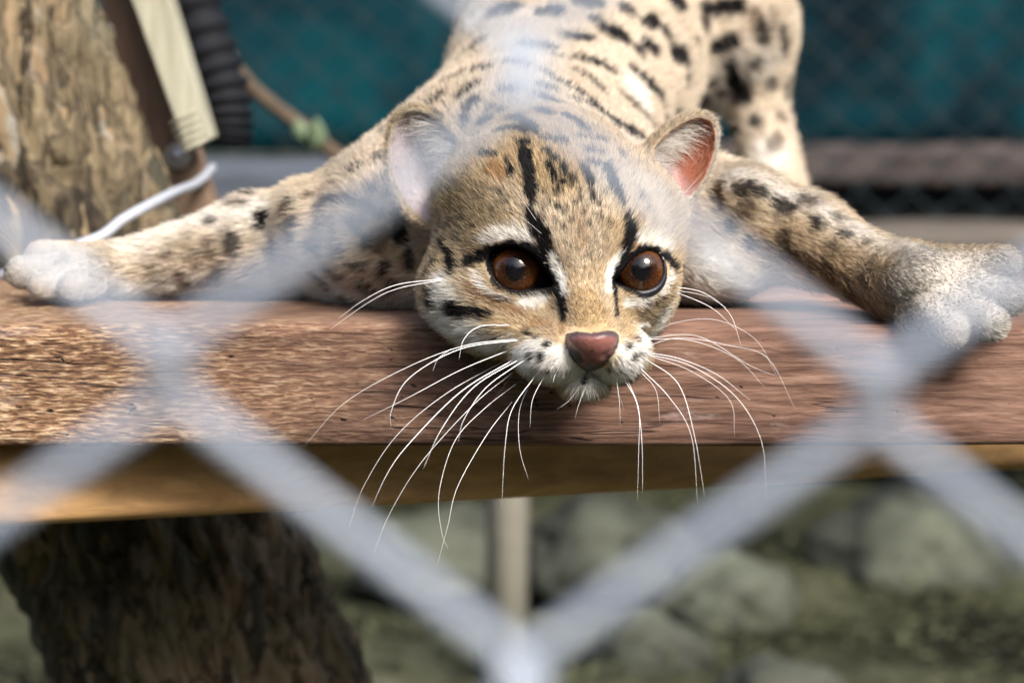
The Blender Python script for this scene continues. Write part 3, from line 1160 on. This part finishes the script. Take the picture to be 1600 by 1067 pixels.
DARK_R += resolve(marks('''
W 1 4 861,398,4 870,420,7 879,442,7 882,458,4
W 1 4 967,396,4 957,416,6 952,436,6 950,452,4
W .95 7 822,475,8 846,471,8
W .95 7 980,473,7 1002,472,7
'''))
# spots on the sides the lens does not see
_far = []
for q in RNG.permutation(len(CV))[:9000]:
    v = CV[q]
    if -v[2] > 1.0 and CN[q] @ (-v) < -.15 * np.linalg.norm(v):
        if all(np.linalg.norm(v - o) > .028 for o, _ in _far):
            _far.append((v, .0055))
DARK_R += [(np.array(BLACK), .9, .002, [f]) for f in _far]

def vnoise(P, s, seed=0.0):
    """cheap smooth value noise"""
    p = P * s + seed
    i = np.floor(p).astype(np.int64); f = p - i; f = f * f * (3 - 2 * f)
    def h(a):
        n = (a[:, 0] * 73856093) ^ (a[:, 1] * 19349663) ^ (a[:, 2] * 83492791)
        n = (n ^ (n >> 13)) * 1274126177
        return ((n & 0xffff) / 65535.0)
    r = 0
    for dx in (0, 1):
        for dy in (0, 1):
            for dz in (0, 1):
                w = (f[:, 0] if dx else 1 - f[:, 0]) * (f[:, 1] if dy else 1 - f[:, 1]) * (f[:, 2] if dz else 1 - f[:, 2])
                r = r + w * h(i + np.array((dx, dy, dz)))
    return r
def blend(C, D, P, entry, wob, jitter):
    col, a, soft, q = entry
    pts = np.array([z[0] for z in q]); rr = np.array([z[1] for z in q])
    m = rr.max() * 1.3 + soft + .003
    lo, hi = pts.min(0) - m, pts.max(0) + m
    s = np.nonzero(((P > lo) & (P < hi)).all(1))[0]
    if not len(s):
        return
    p = P[s]; best = np.full(len(s), 1e9)
    if len(q) == 1:
        best = np.linalg.norm(p - pts[0], axis=1) - rr[0]
    for k in range(len(q) - 1):
        ab = pts[k + 1] - pts[k]
        t = np.clip(((p - pts[k]) @ ab) / (ab @ ab + 1e-12), 0, 1)
        best = np.minimum(best, np.linalg.norm(p - pts[k] - t[:, None] * ab, axis=1) - (rr[k] + (rr[k + 1] - rr[k]) * t))
    best = best + wob[s] * min(rr.max() * .4, .0012) + jitter[s] * min(soft * .5, .0005 if pts[0][2] > -.985 else .0013)
    w = np.clip(.5 - best / soft, 0, 1) * a
    C[s] = C[s] + (col - C[s]) * w[:, None]
    if col.max() < .02:
        D[s] = np.maximum(D[s], w)
def coat(P, N, jitter):
    """P camera space; returns colour, darkness of the mark, ticking amount"""
    x, y = project(P); d = -P[:, 2]
    wz = to_world(P)[:, 2] - PLANK_Z
    up = N @ (M_CAM[2])
    head = d < .985
    C = np.empty((len(P), 3)); C[:] = BUFF
    n1 = vnoise(P, 70.0); n2 = vnoise(P, 160.0, 9.0)
    C += (np.array(PALE) - C) * np.clip(.25 + .6 * (n1 - .4), 0, 1)[:, None]
    body = ~head
    C += (np.array((.60, .53, .44)) - C) * (np.clip((d - .97) / .04, 0, 1) * .7)[:, None]
    # paler sides, white belly and inner legs
    k = np.clip((.35 - up) * .8, 0, .8) * body
    C += (np.array(PALE) - C) * k[:, None]
    k = np.clip((-.25 - up) * 2, 0, 1) * body
    C += (np.array(WHITE) - C) * k[:, None]
    C += (np.array(OLIVE) - C) * (np.clip(n2 - .5, 0, 1) * .7)[:, None]
    D = np.zeros(len(P))
    wob = (vnoise(P, 420.0, 3.0) - .5) * 2
    for e in SOFT_R:
        blend(C, D, P, e, wob, jitter)
    for e in DARK_R:
        blend(C, D, P, e, wob, jitter)
    return C, D
def masks(P):
    """skin (no fur): nose pad, eye openings, inner ears"""
    x, y = project(P); d = -P[:, 2]
    nose = (poly_sdf(x, y, NOSE) < 1.5) & (d < .885)
    eye = np.zeros(len(P), bool)
    for e in EYES:
        eye |= (poly_sdf(x, y, e['poly']) < 4.0) & (d < .935)
    ear = np.zeros(len(P)); rim = np.zeros(len(P))
    for e in EARS:
        q = (P - e['c']) @ e['rot']
        yy = np.clip(q[:, 1] / e['r'][1], -1.2, 1.2); q[:, 0] /= (1 - .16 * yy)
        ro = np.array(e['r']); ri = ro - np.array((.0022, .0022, .0018))
        kin = np.sqrt((((q - np.array((0, -.001, .0035))) / ri) ** 2).sum(1))
        kout = np.sqrt(((q / ro) ** 2).sum(1))
        rad = np.sqrt((q[:, 0] / ro[0]) ** 2 + (q[:, 1] / ro[1]) ** 2)
        inside = (kin < 1.06) & (kout < 1.0) & (q[:, 2] < .0044) & (rad < .88)
        ear = np.maximum(ear, inside)
        rim = np.maximum(rim, (kout < 1.12) * np.clip((rad - .62) / .25, 0, 1) * (q[:, 2] > -.012))
    return nose, eye, ear > .5, rim

# ------------------------------------------------------------------ materials of the cat
def skin_mat():
    t = NT('cat_skin')
    a = t.n('Attribute', attribute_name='col')
    s = t.n('Attribute', attribute_name='bare')
    v = t.coords()
    sp = t.noise(v, 900, 3)
    spot = t.ramp(t.noise(v, 420, 2), [(.62, g(1)), (.72, g(.25))])
    c = t.mix(s.outputs['Fac'], a.outputs['Color'], t.mix(1.0, a.outputs['Color'], spot, 'MULTIPLY'))
    t.p(Base_Color=c, Roughness=t.math('MULTIPLY_ADD', s.outputs['Fac'], -.30, .72), Specular_IOR_Level=t.math('MULTIPLY', s.outputs['Fac'], .45),
        Subsurface_Weight=t.math('MULTIPLY', s.outputs['Fac'], .75), Subsurface_Radius=(1.0, .32, .18), Subsurface_Scale=.0011)
    t.bump(sp, .35, .0006)
    return t.m
def hair_mat():
    t = NT('cat_hair')
    a = t.n('Attribute', attribute_name='col')
    t.p(Base_Color=a.outputs['Color'], Roughness=.5, Specular_IOR_Level=.25)
    tr = t.n('BsdfTranslucent', {'Color': a.outputs['Color']})
    mx = t.n('MixShader', {0: .30})
    t.t.links.new(t.b.outputs[0], mx.inputs[1]); t.t.links.new(tr.outputs[0], mx.inputs[2])
    t.t.links.new(mx.outputs[0], t.out.inputs['Surface'])
    return t.m
M_SKIN, M_HAIR = skin_mat(), hair_mat()

CAT = thing('wild_cat', on_plane(850, 500, PLANK_Z), 'spotted wild cat sprawled over the plank, resting its chin, staring ahead', 'cat')
_nose, _eye, _ear, _rim = masks(CV)
_vc, _vd = coat(CV, CN, np.zeros(len(CV)))
_vc *= .75
_bare = np.zeros(len(CV))
_bare[_nose | _ear] = 1
_x, _y = project(CV)
_top = np.clip((529 - _y) / 7, 0, 1)
_nc = np.array((.25, .105, .09)) * (1 - _top[:, None]) + np.array((.05, .042, .055)) * _top[:, None]
_edge = np.clip(1 + poly_sdf(_x, _y, NOSE) / 4.5, 0, 1)[:, None]
_nc = _nc * (1 - _edge) + np.array((.06, .035, .04)) * _edge
_low = np.clip((_y - 560) / 18, 0, 1)[:, None]
_nc = _nc * (1 - _low * .75)
for (ax, ay, rr) in ((898, 556, 10), (890, 548, 7), (905, 562, 7), (951, 557, 7), (922, 574, 6), (927, 549, 2)):
    w = np.clip(2.2 - 2 * np.hypot((_x - ax) / rr, (_y - ay) / rr), 0, 1)[:, None]
    _nc = _nc * (1 - w) + np.array((.02, .010, .010)) * w
_vc[_nose] = _nc[_nose]
_vc[_ear] = np.where((_x[_ear] > 900)[:, None], np.array((.27, .088, .048)), np.array((.33, .27, .28)))  # right ear: orange backlit glow put into the skin colour
_r2 = (_rim > .2) & ~_ear & (CV[:, 2] > -.985)
_vc[_r2] = np.array((.34, .28, .21))
_vc[_eye] = (.008, .008, .010)
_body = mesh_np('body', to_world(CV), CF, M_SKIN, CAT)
def set_attr(me, name, typ, arr):
    at = me.attributes.new(name, typ, 'POINT')
    at.data.foreach_set('color' if typ == 'FLOAT_COLOR' else 'value', np.asarray(arr, np.float32).ravel())
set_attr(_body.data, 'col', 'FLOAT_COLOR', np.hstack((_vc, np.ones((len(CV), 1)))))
set_attr(_body.data, 'bare', 'FLOAT', _bare)

# ------------------------------------------------------------------ fur, strand by strand
NOSE_P = cp(924, 535, .862)
def unit(a):
    return a / (np.linalg.norm(a, axis=-1, keepdims=True) + 1e-12)
def flow(P):
    x, y = project(P); d = -P[:, 2]
    f = P - NOSE_P
    f = unit(f)
    # bridge and forehead sweep straight up and back
    k = np.exp(-((x - 905) / 60) ** 2) * (y < 520) * (d < 1.0)
    f = unit(f + k[:, None] * np.array((-.1, .8, -.3)))
    # muzzle and chin sweep out and down
    k = (y > 525) * (d < .93)
    f = np.where(k[:, None], unit(f + np.array((0, -.35, .1))), f)
    # body sweeps backwards, the arms towards the paws
    back = np.array((.12, .35, -1.0))
    k = np.clip((d - .96) / .06, 0, 1)[:, None]
    f = unit(f * (1 - k) + unit(back) * k)
    for a, b, r in (((1115, 330, 1.035), (1405, 442, .965), .05), ((1405, 442, .965), (1560, 478, .936), .06), ((560, 375, 1.045), (215, 416, 1.04), .055), ((215, 416, 1.04), (44, 428, 1.028), .06)):
        A, B = cp(*a), cp(*b); ab = B - A
        t = ((P - A) @ ab) / (ab @ ab)
        dist = np.linalg.norm(P - A - np.clip(t, 0, 1)[:, None] * ab, axis=1)
        k = (np.clip(1.6 - dist / r, 0, 1) * np.clip(t * 4 + .4, 0, 1) * (d > .925))[:, None]
        f = unit(f * (1 - k) + unit(ab) * k)
    return f
def scatter(n, weight):
    A, B, C, D = (CV[CF[:, q]] for q in range(4))
    area = .5 * np.linalg.norm(np.cross(C - A, D - B), axis=1)
    w = area * weight
    w = w / w.sum()
    f = RNG.choice(len(CF), n, p=w)
    u, v = RNG.random(n)[:, None], RNG.random(n)[:, None]
    F = CF[f]
    def lerp(X):
        return (X[F[:, 0]] * (1 - u) + X[F[:, 1]] * u) * (1 - v) + (X[F[:, 3]] * (1 - u) + X[F[:, 2]] * u) * v
    return lerp(CV), unit(lerp(CN))
CC = CV[CF].mean(1)
CCN = unit(CN[CF].mean(1))
facing = (CCN * unit(-CC)).sum(1)
_fx, _fy = project(CC)
in_view = np.where((facing > -.25) & (_fx > -60) & (_fx < 1660) & (_fy > -80) & (_fy < 700), 1.0, .10)
_n, _e, _er, _ri = masks(CC)
bare_f = (_n | _e)
is_head = (-CC[:, 2] < .985) & (_fx > 560) & (_fx < 1150)
STR = [[], [], []]; SEGS = []
def strands(P, N, L, lift, rad, col, tipcol, dirn=None, curl=.25, seg=4):
    n = len(P)
    T = flow(P) if dirn is None else dirn
    T = T + RNG.normal(0, .16, (n, 3))
    T = unit(T - (T * N).sum(1, keepdims=True) * N)
    a = np.clip(lift + RNG.normal(0, .10, n), .06, 1.5)[:, None]
    d0 = T * np.cos(a) + N * np.sin(a)
    a1 = a * (1 - curl * 1.6)
    d1 = T * np.cos(a1) + N * np.sin(a1)
    side = np.cross(T, N) * RNG.normal(0, .12, (n, 1))
    s = np.linspace(0, 1, seg)[None, :, None]
    Lc = L[:, None, None]
    Q = P[:, None] - N[:, None] * .0003 + Lc * (s * d0[:, None] * (1 - .5 * s) + .5 * s * s * (d1 + side)[:, None])
    r = rad[:, None] * (1 - .80 * np.linspace(0, 1, seg)[None] ** 1.7)
    c = col[:, None] + (tipcol - col)[:, None] * (np.clip((s - .35) / .5, 0, 1))
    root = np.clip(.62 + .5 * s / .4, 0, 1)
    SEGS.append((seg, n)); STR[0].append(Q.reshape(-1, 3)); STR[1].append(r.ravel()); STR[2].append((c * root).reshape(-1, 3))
def lengths(P):
    x, y = project(P); d = -P[:, 2]
    L = np.full(len(P), .0075)
    h = (d < .985) & (x > 560) & (x < 1150)
    L[h] = .0045
    def zone(cx, cy, rx, ry, l):
        w = np.exp(-((x - cx) / rx) ** 2 - ((y - cy) / ry) ** 2) * h
        return L * (1 - w) + l * w
    L = zone(910, 470, 40, 75, .0020)
    L = zone(924, 515, 40, 20, .0012)
    L = zone(700, 500, 60, 50, .0085)
    L = zone(760, 545, 60, 25, .0075)
    L = zone(690, 330, 45, 45, .0070)
    L = zone(1030, 340, 45, 60, .0075)
    L = zone(912, 612, 50, 14, .0062)
    L = zone(870, 545, 45, 25, .0036)
    L = zone(975, 545, 35, 25, .0034)
    L = zone(800, 365, 40, 16, .0042)
    L = zone(914, 592, 16, 12, .0016)
    k = np.zeros(len(P))
    for e in EYES:
        k = np.maximum(k, np.clip(1.5 - np.maximum(poly_sdf(x, y, e['poly']), 0) / 12, 0, 1) * (d < .94))
    L = L * (1 - .62 * np.minimum(k, 1))
    for c, r in (((1500, 460), 95), ((75, 425), 90)):
        w = np.clip(1.6 - np.hypot(x - c[0], y - c[1]) / r, 0, 1) * ~h
        L = L * (1 - w) + .0018 * w
    return L
def grow(n, weight, rscale, ticked=True):
    P, N = scatter(n, weight)
    nz, ey, er, rm = masks(P)
    ok = ~(nz | ey | er)
    P, N, rm = P[ok], N[ok], rm[ok]
    L = lengths(P)
    T = flow(P); T = unit(T - (T * N).sum(1, keepdims=True) * N)
    mid = P + T * (L * .45)[:, None]
    jit = RNG.normal(0, 1, len(P))
    C, D = coat(mid, N, jit)
    x, y = project(P); d = -P[:, 2]
    L = L * RNG.uniform(.7, 1.2, len(P))
    cl = vnoise(P, 1050.0, 5.0)[:, None]
    val = (RNG.normal(1, .12, (len(P), 1)) + .55 * (cl - .5)) * (1 + RNG.normal(0, .03, (len(P), 3)))
    C = np.clip(C * val, .003, .92)
    tip = C.copy()
    # ticking: a share of the strands carries dark or pale tips
    grz = np.clip(.26 + .35 * np.exp(-((x - 730) / 75) ** 2 - ((y - 325) / 55) ** 2) + .18 * np.exp(-((x - 890) / 90) ** 2 - ((y - 320) / 90) ** 2), 0, .6)
    grz = grz * (d < .985) * np.clip(1.2 - (C.mean(1) - .40) / .22, 0, 1)
    u = RNG.random(len(P))
    dk = u < grz
    tip[dk] = C[dk] * .10
    lt = (u > .90) & (D < .3)
    tip[lt] = np.clip(C[lt] * 1.5, 0, .85)
    # the rims of the ears
    r2 = (rm > .2) & (d < .985)
    C[r2] = C[r2] * .4 + np.array((.34, .29, .22)) * .6 * val[r2]
    tip[r2] = C[r2] * np.where(RNG.random(r2.sum())[:, None] < .35, .25, 1.3)
    L[r2] = RNG.uniform(.002, .0042, r2.sum())
    lift = np.where(d < .985, .36, .36) + .35 * (vnoise(P, 800.0, 2.0) - .4)
    strands(P, N, L, lift, np.full(len(P), rscale), C, tip)
w_head = is_head * in_view * ~bare_f
nosew = np.exp(-((_fx - 912) / 60) ** 2 - ((_fy - 480) / 90) ** 2)
grow(150000, w_head * (1 + 2.2 * nosew), .000082)
grow(16000, is_head * in_view * (_ri > .25), .000075)
grow(150000, (~is_head) * in_view * (1 + 1.5 * (-CC[:, 2] < 1.07)) * (1 + 2.2 * (np.hypot(_fx - 1500, _fy - 460) < 130) + 1.6 * (np.hypot(_fx - 75, _fy - 425) < 110)), .000145)

# long hairs that spill into the ears
for e, sgn, n in ((EARS[0], 1, 1500), (EARS[1], -1, 950)):
    ro = np.array(e['r'])
    # roots along the inner edge of each cup
    u = RNG.beta(1.4, 1.6, n); ang = R(-75) + u * R(150)
    rad = RNG.uniform(.62, .98, n)
    q = np.stack((sgn * np.cos(ang) * ro[0] * rad, np.sin(ang) * ro[1] * rad - .004, np.zeros(n)), 1)
    q[:, 2] = -ro[2] * np.sqrt(np.clip(1 - rad ** 2, 0, 1)) * .75 + .003
    P = q @ e['rot'].T + e['c']
    inward = np.stack((-sgn * RNG.uniform(.5, 1.1, n), RNG.uniform(.0, .9, n), RNG.uniform(.15, .8, n)), 1) @ e['rot'].T
    N = np.tile(e['rot'][:, 2], (n, 1))
    L = RNG.uniform(.006, .0165, n)
    c = np.where(RNG.random(n)[:, None] < .8, np.array((.78, .74, .68)), np.array((.22, .17, .12))) * RNG.uniform(.75, 1.05, (n, 1))
    strands(P, N, L, np.full(n, .45), np.full(n, .000075), c, np.minimum(c * 1.1, .85), dirn=unit(inward), curl=.5, seg=5)

# short down inside the cups
_ef = masks(CC)[2]
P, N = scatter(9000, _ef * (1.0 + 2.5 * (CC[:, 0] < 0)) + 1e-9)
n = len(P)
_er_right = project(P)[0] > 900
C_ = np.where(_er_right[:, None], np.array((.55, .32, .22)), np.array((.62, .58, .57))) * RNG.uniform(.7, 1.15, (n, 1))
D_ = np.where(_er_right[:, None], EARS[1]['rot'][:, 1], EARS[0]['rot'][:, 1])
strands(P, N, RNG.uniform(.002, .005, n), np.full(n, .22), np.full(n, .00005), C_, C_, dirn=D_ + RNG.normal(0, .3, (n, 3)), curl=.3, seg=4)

def build_fur():
    Q = np.concatenate(STR[0]); r = np.concatenate(STR[1]); c = np.concatenate(STR[2])
    sizes = []
    for a, cnt in SEGS:
        sizes += [a] * cnt
    hc = bpy.data.hair_curves.new('fur')
    hc.add_curves(sizes)
    W = to_world(Q) - np.array(parent_loc(CAT))
    hc.attributes['position'].data.foreach_set('vector', W.astype(np.float32).ravel())
    at = hc.attributes.get('radius') or hc.attributes.new('radius', 'FLOAT', 'POINT')
    at.data.foreach_set('value', r.astype(np.float32))
    at = hc.attributes.new('col', 'FLOAT_COLOR', 'POINT')
    at.data.foreach_set('color', np.hstack((c, np.ones((len(c), 1)))).astype(np.float32).ravel())
    hc.materials.append(M_HAIR)
    o = new_obj('fur', hc, _body)
    return o
build_fur()

# ------------------------------------------------------------------ eyes
def coat_eye(t):
    t.p(Coat_Weight=1.0, Coat_Roughness=.03, Coat_IOR=1.45, Roughness=.6, Specular_IOR_Level=.0)
def iris_mat():
    t = NT('iris')
    v = t.coords()
    sep = t.n('SeparateXYZ', {0: v})
    rad = t.math('SQRT', t.math('ADD', t.math('POWER', sep.outputs[0], 2), t.math('POWER', sep.outputs[1], 2)))
    ang = t.math('ARCTAN2', sep.outputs[1], sep.outputs[0])
    cmb = t.n('CombineXYZ', {0: t.math('MULTIPLY', ang, 9.0), 1: t.math('MULTIPLY', rad, 260.0), 2: 0.0})
    fib = t.noise(cmb.outputs[0], 1.6, 5, .65)
    fl = t.noise(v, 1300, 3)
    base = t.ramp(t.math('DIVIDE', rad, .0099), [(.36, (.009, .005, .004)), (.54, (.034, .013, .006)), (.80, (.088, .030, .008)), (.93, (.036, .013, .006)), (1.0, (.008, .006, .006))])
    c = t.mix(1.0, base, t.ramp(fib, [(.3, g(.45)), (.65, g(1.35))]), 'MULTIPLY')
    c = t.mix(1.0, c, t.ramp(fl, [(.35, g(.6)), (.65, g(1.2))]), 'MULTIPLY')
    t.p(Base_Color=c); coat_eye(t)
    return t.m
M_IRIS = iris_mat()
_t = NT('pupil').p(Base_Color=(.004, .004, .005)); coat_eye(_t); M_PUPIL = _t.m
_t = NT('eyeball').p(Base_Color=(.016, .010, .008)); coat_eye(_t); M_BALL = _t.m
_t = NT('eyelid')
_t.p(Base_Color=(.012, .012, .018), Roughness=.30, Specular_IOR_Level=.6)
_t.bump(_t.noise(_t.coords(), 1800, 3), .3, .0004)
M_LID = _t.m
def cornea(r, rad, lift, sx=1.0, rings=14, seg=48, rc=.0108):
    """the bulging front of the eye: a cap of a smaller sphere whose rim sits on the eyeball"""
    RI = .0097
    zc = math.sqrt(r * r - RI * RI) - math.sqrt(rc * rc - RI * RI) + lift
    vs, fs = cap_mesh(rc, math.asin(rad / rc), sx, rings, seg)
    return [(x, y, z + zc) for x, y, z in vs], fs
def cap_mesh(r, half, sx=1.0, rings=14, seg=48):
    vs, fs = [(0, 0, r)], []
    for i in range(1, rings + 1):
        a = half * i / rings
        for k in range(seg):
            b = 2 * math.pi * k / seg
            x, y = r * math.sin(a) * math.cos(b) * sx, r * math.sin(a) * math.sin(b)
            vs.append((x, y, math.sqrt(max(r * r - x * x - y * y, 0))))
    for k in range(seg):
        fs.append((0, 1 + k, 1 + (k + 1) % seg))
        for i in range(rings - 1):
            a = 1 + i * seg + k; b = 1 + i * seg + (k + 1) % seg
            fs.append((a, a + seg, b + seg, b))
    return vs, fs
for e in EYES:
    c = Vector(to_world(e['c']))
    look = wp(*e['look'], e['d'] - .01)
    q = (look - c).to_track_quat('Z', 'Y')
    def part(name, vs, fs, mat, parent):
        me = bpy.data.meshes.new(name)
        me.from_pydata(vs, [], fs); me.update(); me.shade_smooth(); me.materials.append(mat)
        o = new_obj(name, me, parent)
        return o
    bm = bmesh.new(); bmesh.ops.create_uvsphere(bm, u_segments=48, v_segments=28, radius=e['r'])
    me = bpy.data.meshes.new('eye'); bm.to_mesh(me); bm.free(); me.shade_smooth(); me.materials.append(M_BALL)
    ball = new_obj('eye', me, CAT, c - parent_loc(CAT))
    ball.rotation_mode = 'QUATERNION'; ball.rotation_quaternion = q
    part('iris', *cornea(e['r'], .0097, .0002), M_IRIS, ball)
    part('pupil', *cornea(e['r'], .0047, .0004, .66), M_PUPIL, ball)
    # lid rim: a wet dark bead that lies on the eyeball
    pts, rr = [], []
    n = len(e['poly']); cx, cy = e['poly'].mean(0)
    for i in range(n + 1):
        x, y = e['poly'][i % n]
        dx, dy = x - cx, y - cy; l = math.hypot(dx, dy)
        low = max(0.0, dy / l)
        x += dx / l * (2.0 + 3.5 * low); y += dy / l * (2.0 + 3.5 * low)
        ray = np.array(cp(x, y, 1.0)); ray /= np.linalg.norm(ray)
        b = ray @ e['c']; R0 = e['r'] + .0006
        disc = b * b - (e['c'] @ e['c'] - R0 * R0)
        t_ = b - math.sqrt(max(disc, 0))
        pts.append(to_world(ray * t_)); rr.append(.00095 + .0010 * low)
    tube('eyelid', pts, rr, M_LID, CAT, sides=10, cap=False)

# ------------------------------------------------------------------ whiskers
_t = NT('whisker').p(Base_Color=(.86, .85, .84), Roughness=.35, Specular_IOR_Level=.5); M_WHISK = _t.m
_t = NT('dark_whisker').p(Base_Color=(.10, .06, .04), Roughness=.4); M_WHISKD = _t.m
WH = [  # (points x,y,closeness mm ahead of the root), thickness px, dark
    ('810,530 730,539 640,572 540,628 474,698', 1.9, 0), ('815,531 720,545 640,590 612,640 611,668', 2.6, 0),
    ('798,546 720,578 640,620 567,656', 2.3, 0), ('800,558 700,613 620,680 568,760 545,825', 1.7, 0),
    ('806,560 720,612 640,692 605,740 580,794', 3.0, 0), ('812,561 740,605 690,670 661,733', 2.8, 0),
    ('820,562 760,605 725,655 716,690', 2.2, 0), ('800,583 740,632 660,720 610,800 583,866', 1.6, 0),
    ('806,600 755,640 710,690 686,770 690,830 700,857', 1.7, 0), ('800,628 760,680 715,760 700,820 684,880', 1.7, 0),
    ('838,585 800,640 789,700 784,790', 2.0, 0), ('832,592 812,640 812,700 826,750', 1.7, 0),
    ('850,588 832,625 828,668', 1.5, 0), ('868,582 864,598', 1.5, 0), ('805,578 790,600 760,640', 1.5, 1),
    ('795,508 750,510 725,530 717,562', 2.8, 0), ('705,545 685,560 676,580', 1.2, 0),
    ('690,436 620,445 570,468 528,498', 1.9, 0), ('690,438 625,450 580,470 515,515', 1.6, 0),
    ('1000,545 1060,528 1140,540 1200,560 1243,640', 1.9, 0), ('1013,528 1090,525 1170,570 1214,588', 1.6, 0),
    ('1010,530 1080,532 1150,560 1195,605', 1.7, 0), ('1018,520 1060,503 1120,500 1180,530 1214,587', 1.5, 0),
    ('1012,555 1080,580 1140,625 1148,682', 1.7, 0), ('1010,553 1080,572 1150,620 1190,690 1197,775', 2.1, 0),
    ('1008,560 1060,600 1085,680 1101,775', 2.1, 0), ('1000,575 1045,620 1080,680 1090,785', 1.9, 0),
    ('1005,550 1060,560 1120,585 1172,625', 2.6, 0),
    ('1000,580 1025,610 1031,660', 1.4, 0), ('975,592 995,630 1003,690 1004,770', 1.9, 0), ('980,592 998,640 998,700 996,782', 1.5, 0),
    ('963,590 968,630 969,665', 1.1, 0), ('1010,545 1060,552 1100,570 1125,590', 1.4, 1),
    ('1054,448 1100,458 1140,490 1158,540', 2.0, 0), ('1052,455 1110,480 1150,515', 2.4, 0), ('1052,453 1100,462 1135,480', 1.5, 0),
    ('838,345 820,318 800,290', .8, 0), ('846,365 815,340 780,322', .7, 0),
     ('915,605 905,630 898,655', 1.0, 0), ('905,605 890,625 870,640', 1.0, 0), ('955,600 968,620 975,640', 1.0, 0),
    ('1062,310 1085,285 1105,262', 1.1, 0), ('1050,300 1075,300 1090,290', .9, 0), ('1040,352 1070,340 1110,348', .9, 0)]
for txt, th, dk in WH:
    if 'x' in txt:
        continue
    P2 = np.array([tuple(map(float, w.split(','))) for w in txt.split()])
    h = hit(*P2[0])
    d0 = -h[2] if h is not None and -h[2] < .99 else .90
    span = np.linalg.norm(P2 - P2[0], axis=1)
    if P2[0][0] == 1172:
        d0 = .895
    d = d0 - .0015 - np.sin(np.clip(span / 330, 0, 1) * 1.9) * .020
    pts3 = smooth_path(np.array([cp(x, y, q) for (x, y), q in zip(P2, d)]), 7)
    n = len(pts3)
    rr = [pr(th, d0) * .29 * (1.12 - .98 * (i / (n - 1)) ** 1.3) for i in range(n)]
    tube('whisker', [tuple(p) for p in to_world(pts3)], rr, M_WHISKD if dk else M_WHISK, CAT, sides=6)

# ================================================================== the fence just before the lens
YN = .2685
Wn, Hn = 555 / FPX * .27, 2 * 490 / FPX * .27
_c = wp(260, 603, .27)
_x0 = _c.x + Wn / 2
_zl = _c.z
chain_fence('near_wire_fence', 'galvanised chain-link fence close to the lens, softly blurred', [_x0 + Wn * i for i in range(-3, 5)], Wn, Hn, _zl - Hn * 3.0, 13, YN, 0.0015, M_GALV, 16, 7, tiltx=-.036)

# ================================================================== leafy wood behind the viewer, mirrored in the eyes
def wood():
    rnd = random.Random(9)
    vs, fs = [], []
    for q in range(26):
        a = R(-165 + 330 * q / 25)
        dist = rnd.uniform(5.0, 8.5)
        bx, by = math.sin(a) * dist * .9, -abs(math.cos(a)) * dist - 1.0
        top = rnd.uniform(2.0, 4.2)
        for _ in range(430):
            h = rnd.uniform(.1, 1) ** .8 * top
            r = rnd.gauss(0, .75)
            c = Vector((bx + r, by + rnd.gauss(0, .6), h))
            l = rnd.uniform(.12, .34)
            t = Vector((rnd.gauss(0, 1), rnd.gauss(0, 1), rnd.gauss(0, .7))).normalized() * l
            s = t.cross(Vector((rnd.gauss(0, 1), rnd.gauss(0, 1), rnd.gauss(0, 1)))).normalized() * l * .45
            b = len(vs)
            vs.extend((tuple(c - t), tuple(c + s), tuple(c + t), tuple(c - s)))
            fs.append((b, b + 1, b + 2, b + 3))
    o = mesh_np('leafy_wood', np.array(vs), fs, plain_mat('wood_leaves', (.05, .085, .03), .5, 0, .4, 3), smooth=False)
    tag(o, 'leafy trees around the enclosure, mirrored small in the eyes', 'trees', kind='stuff')
wood()
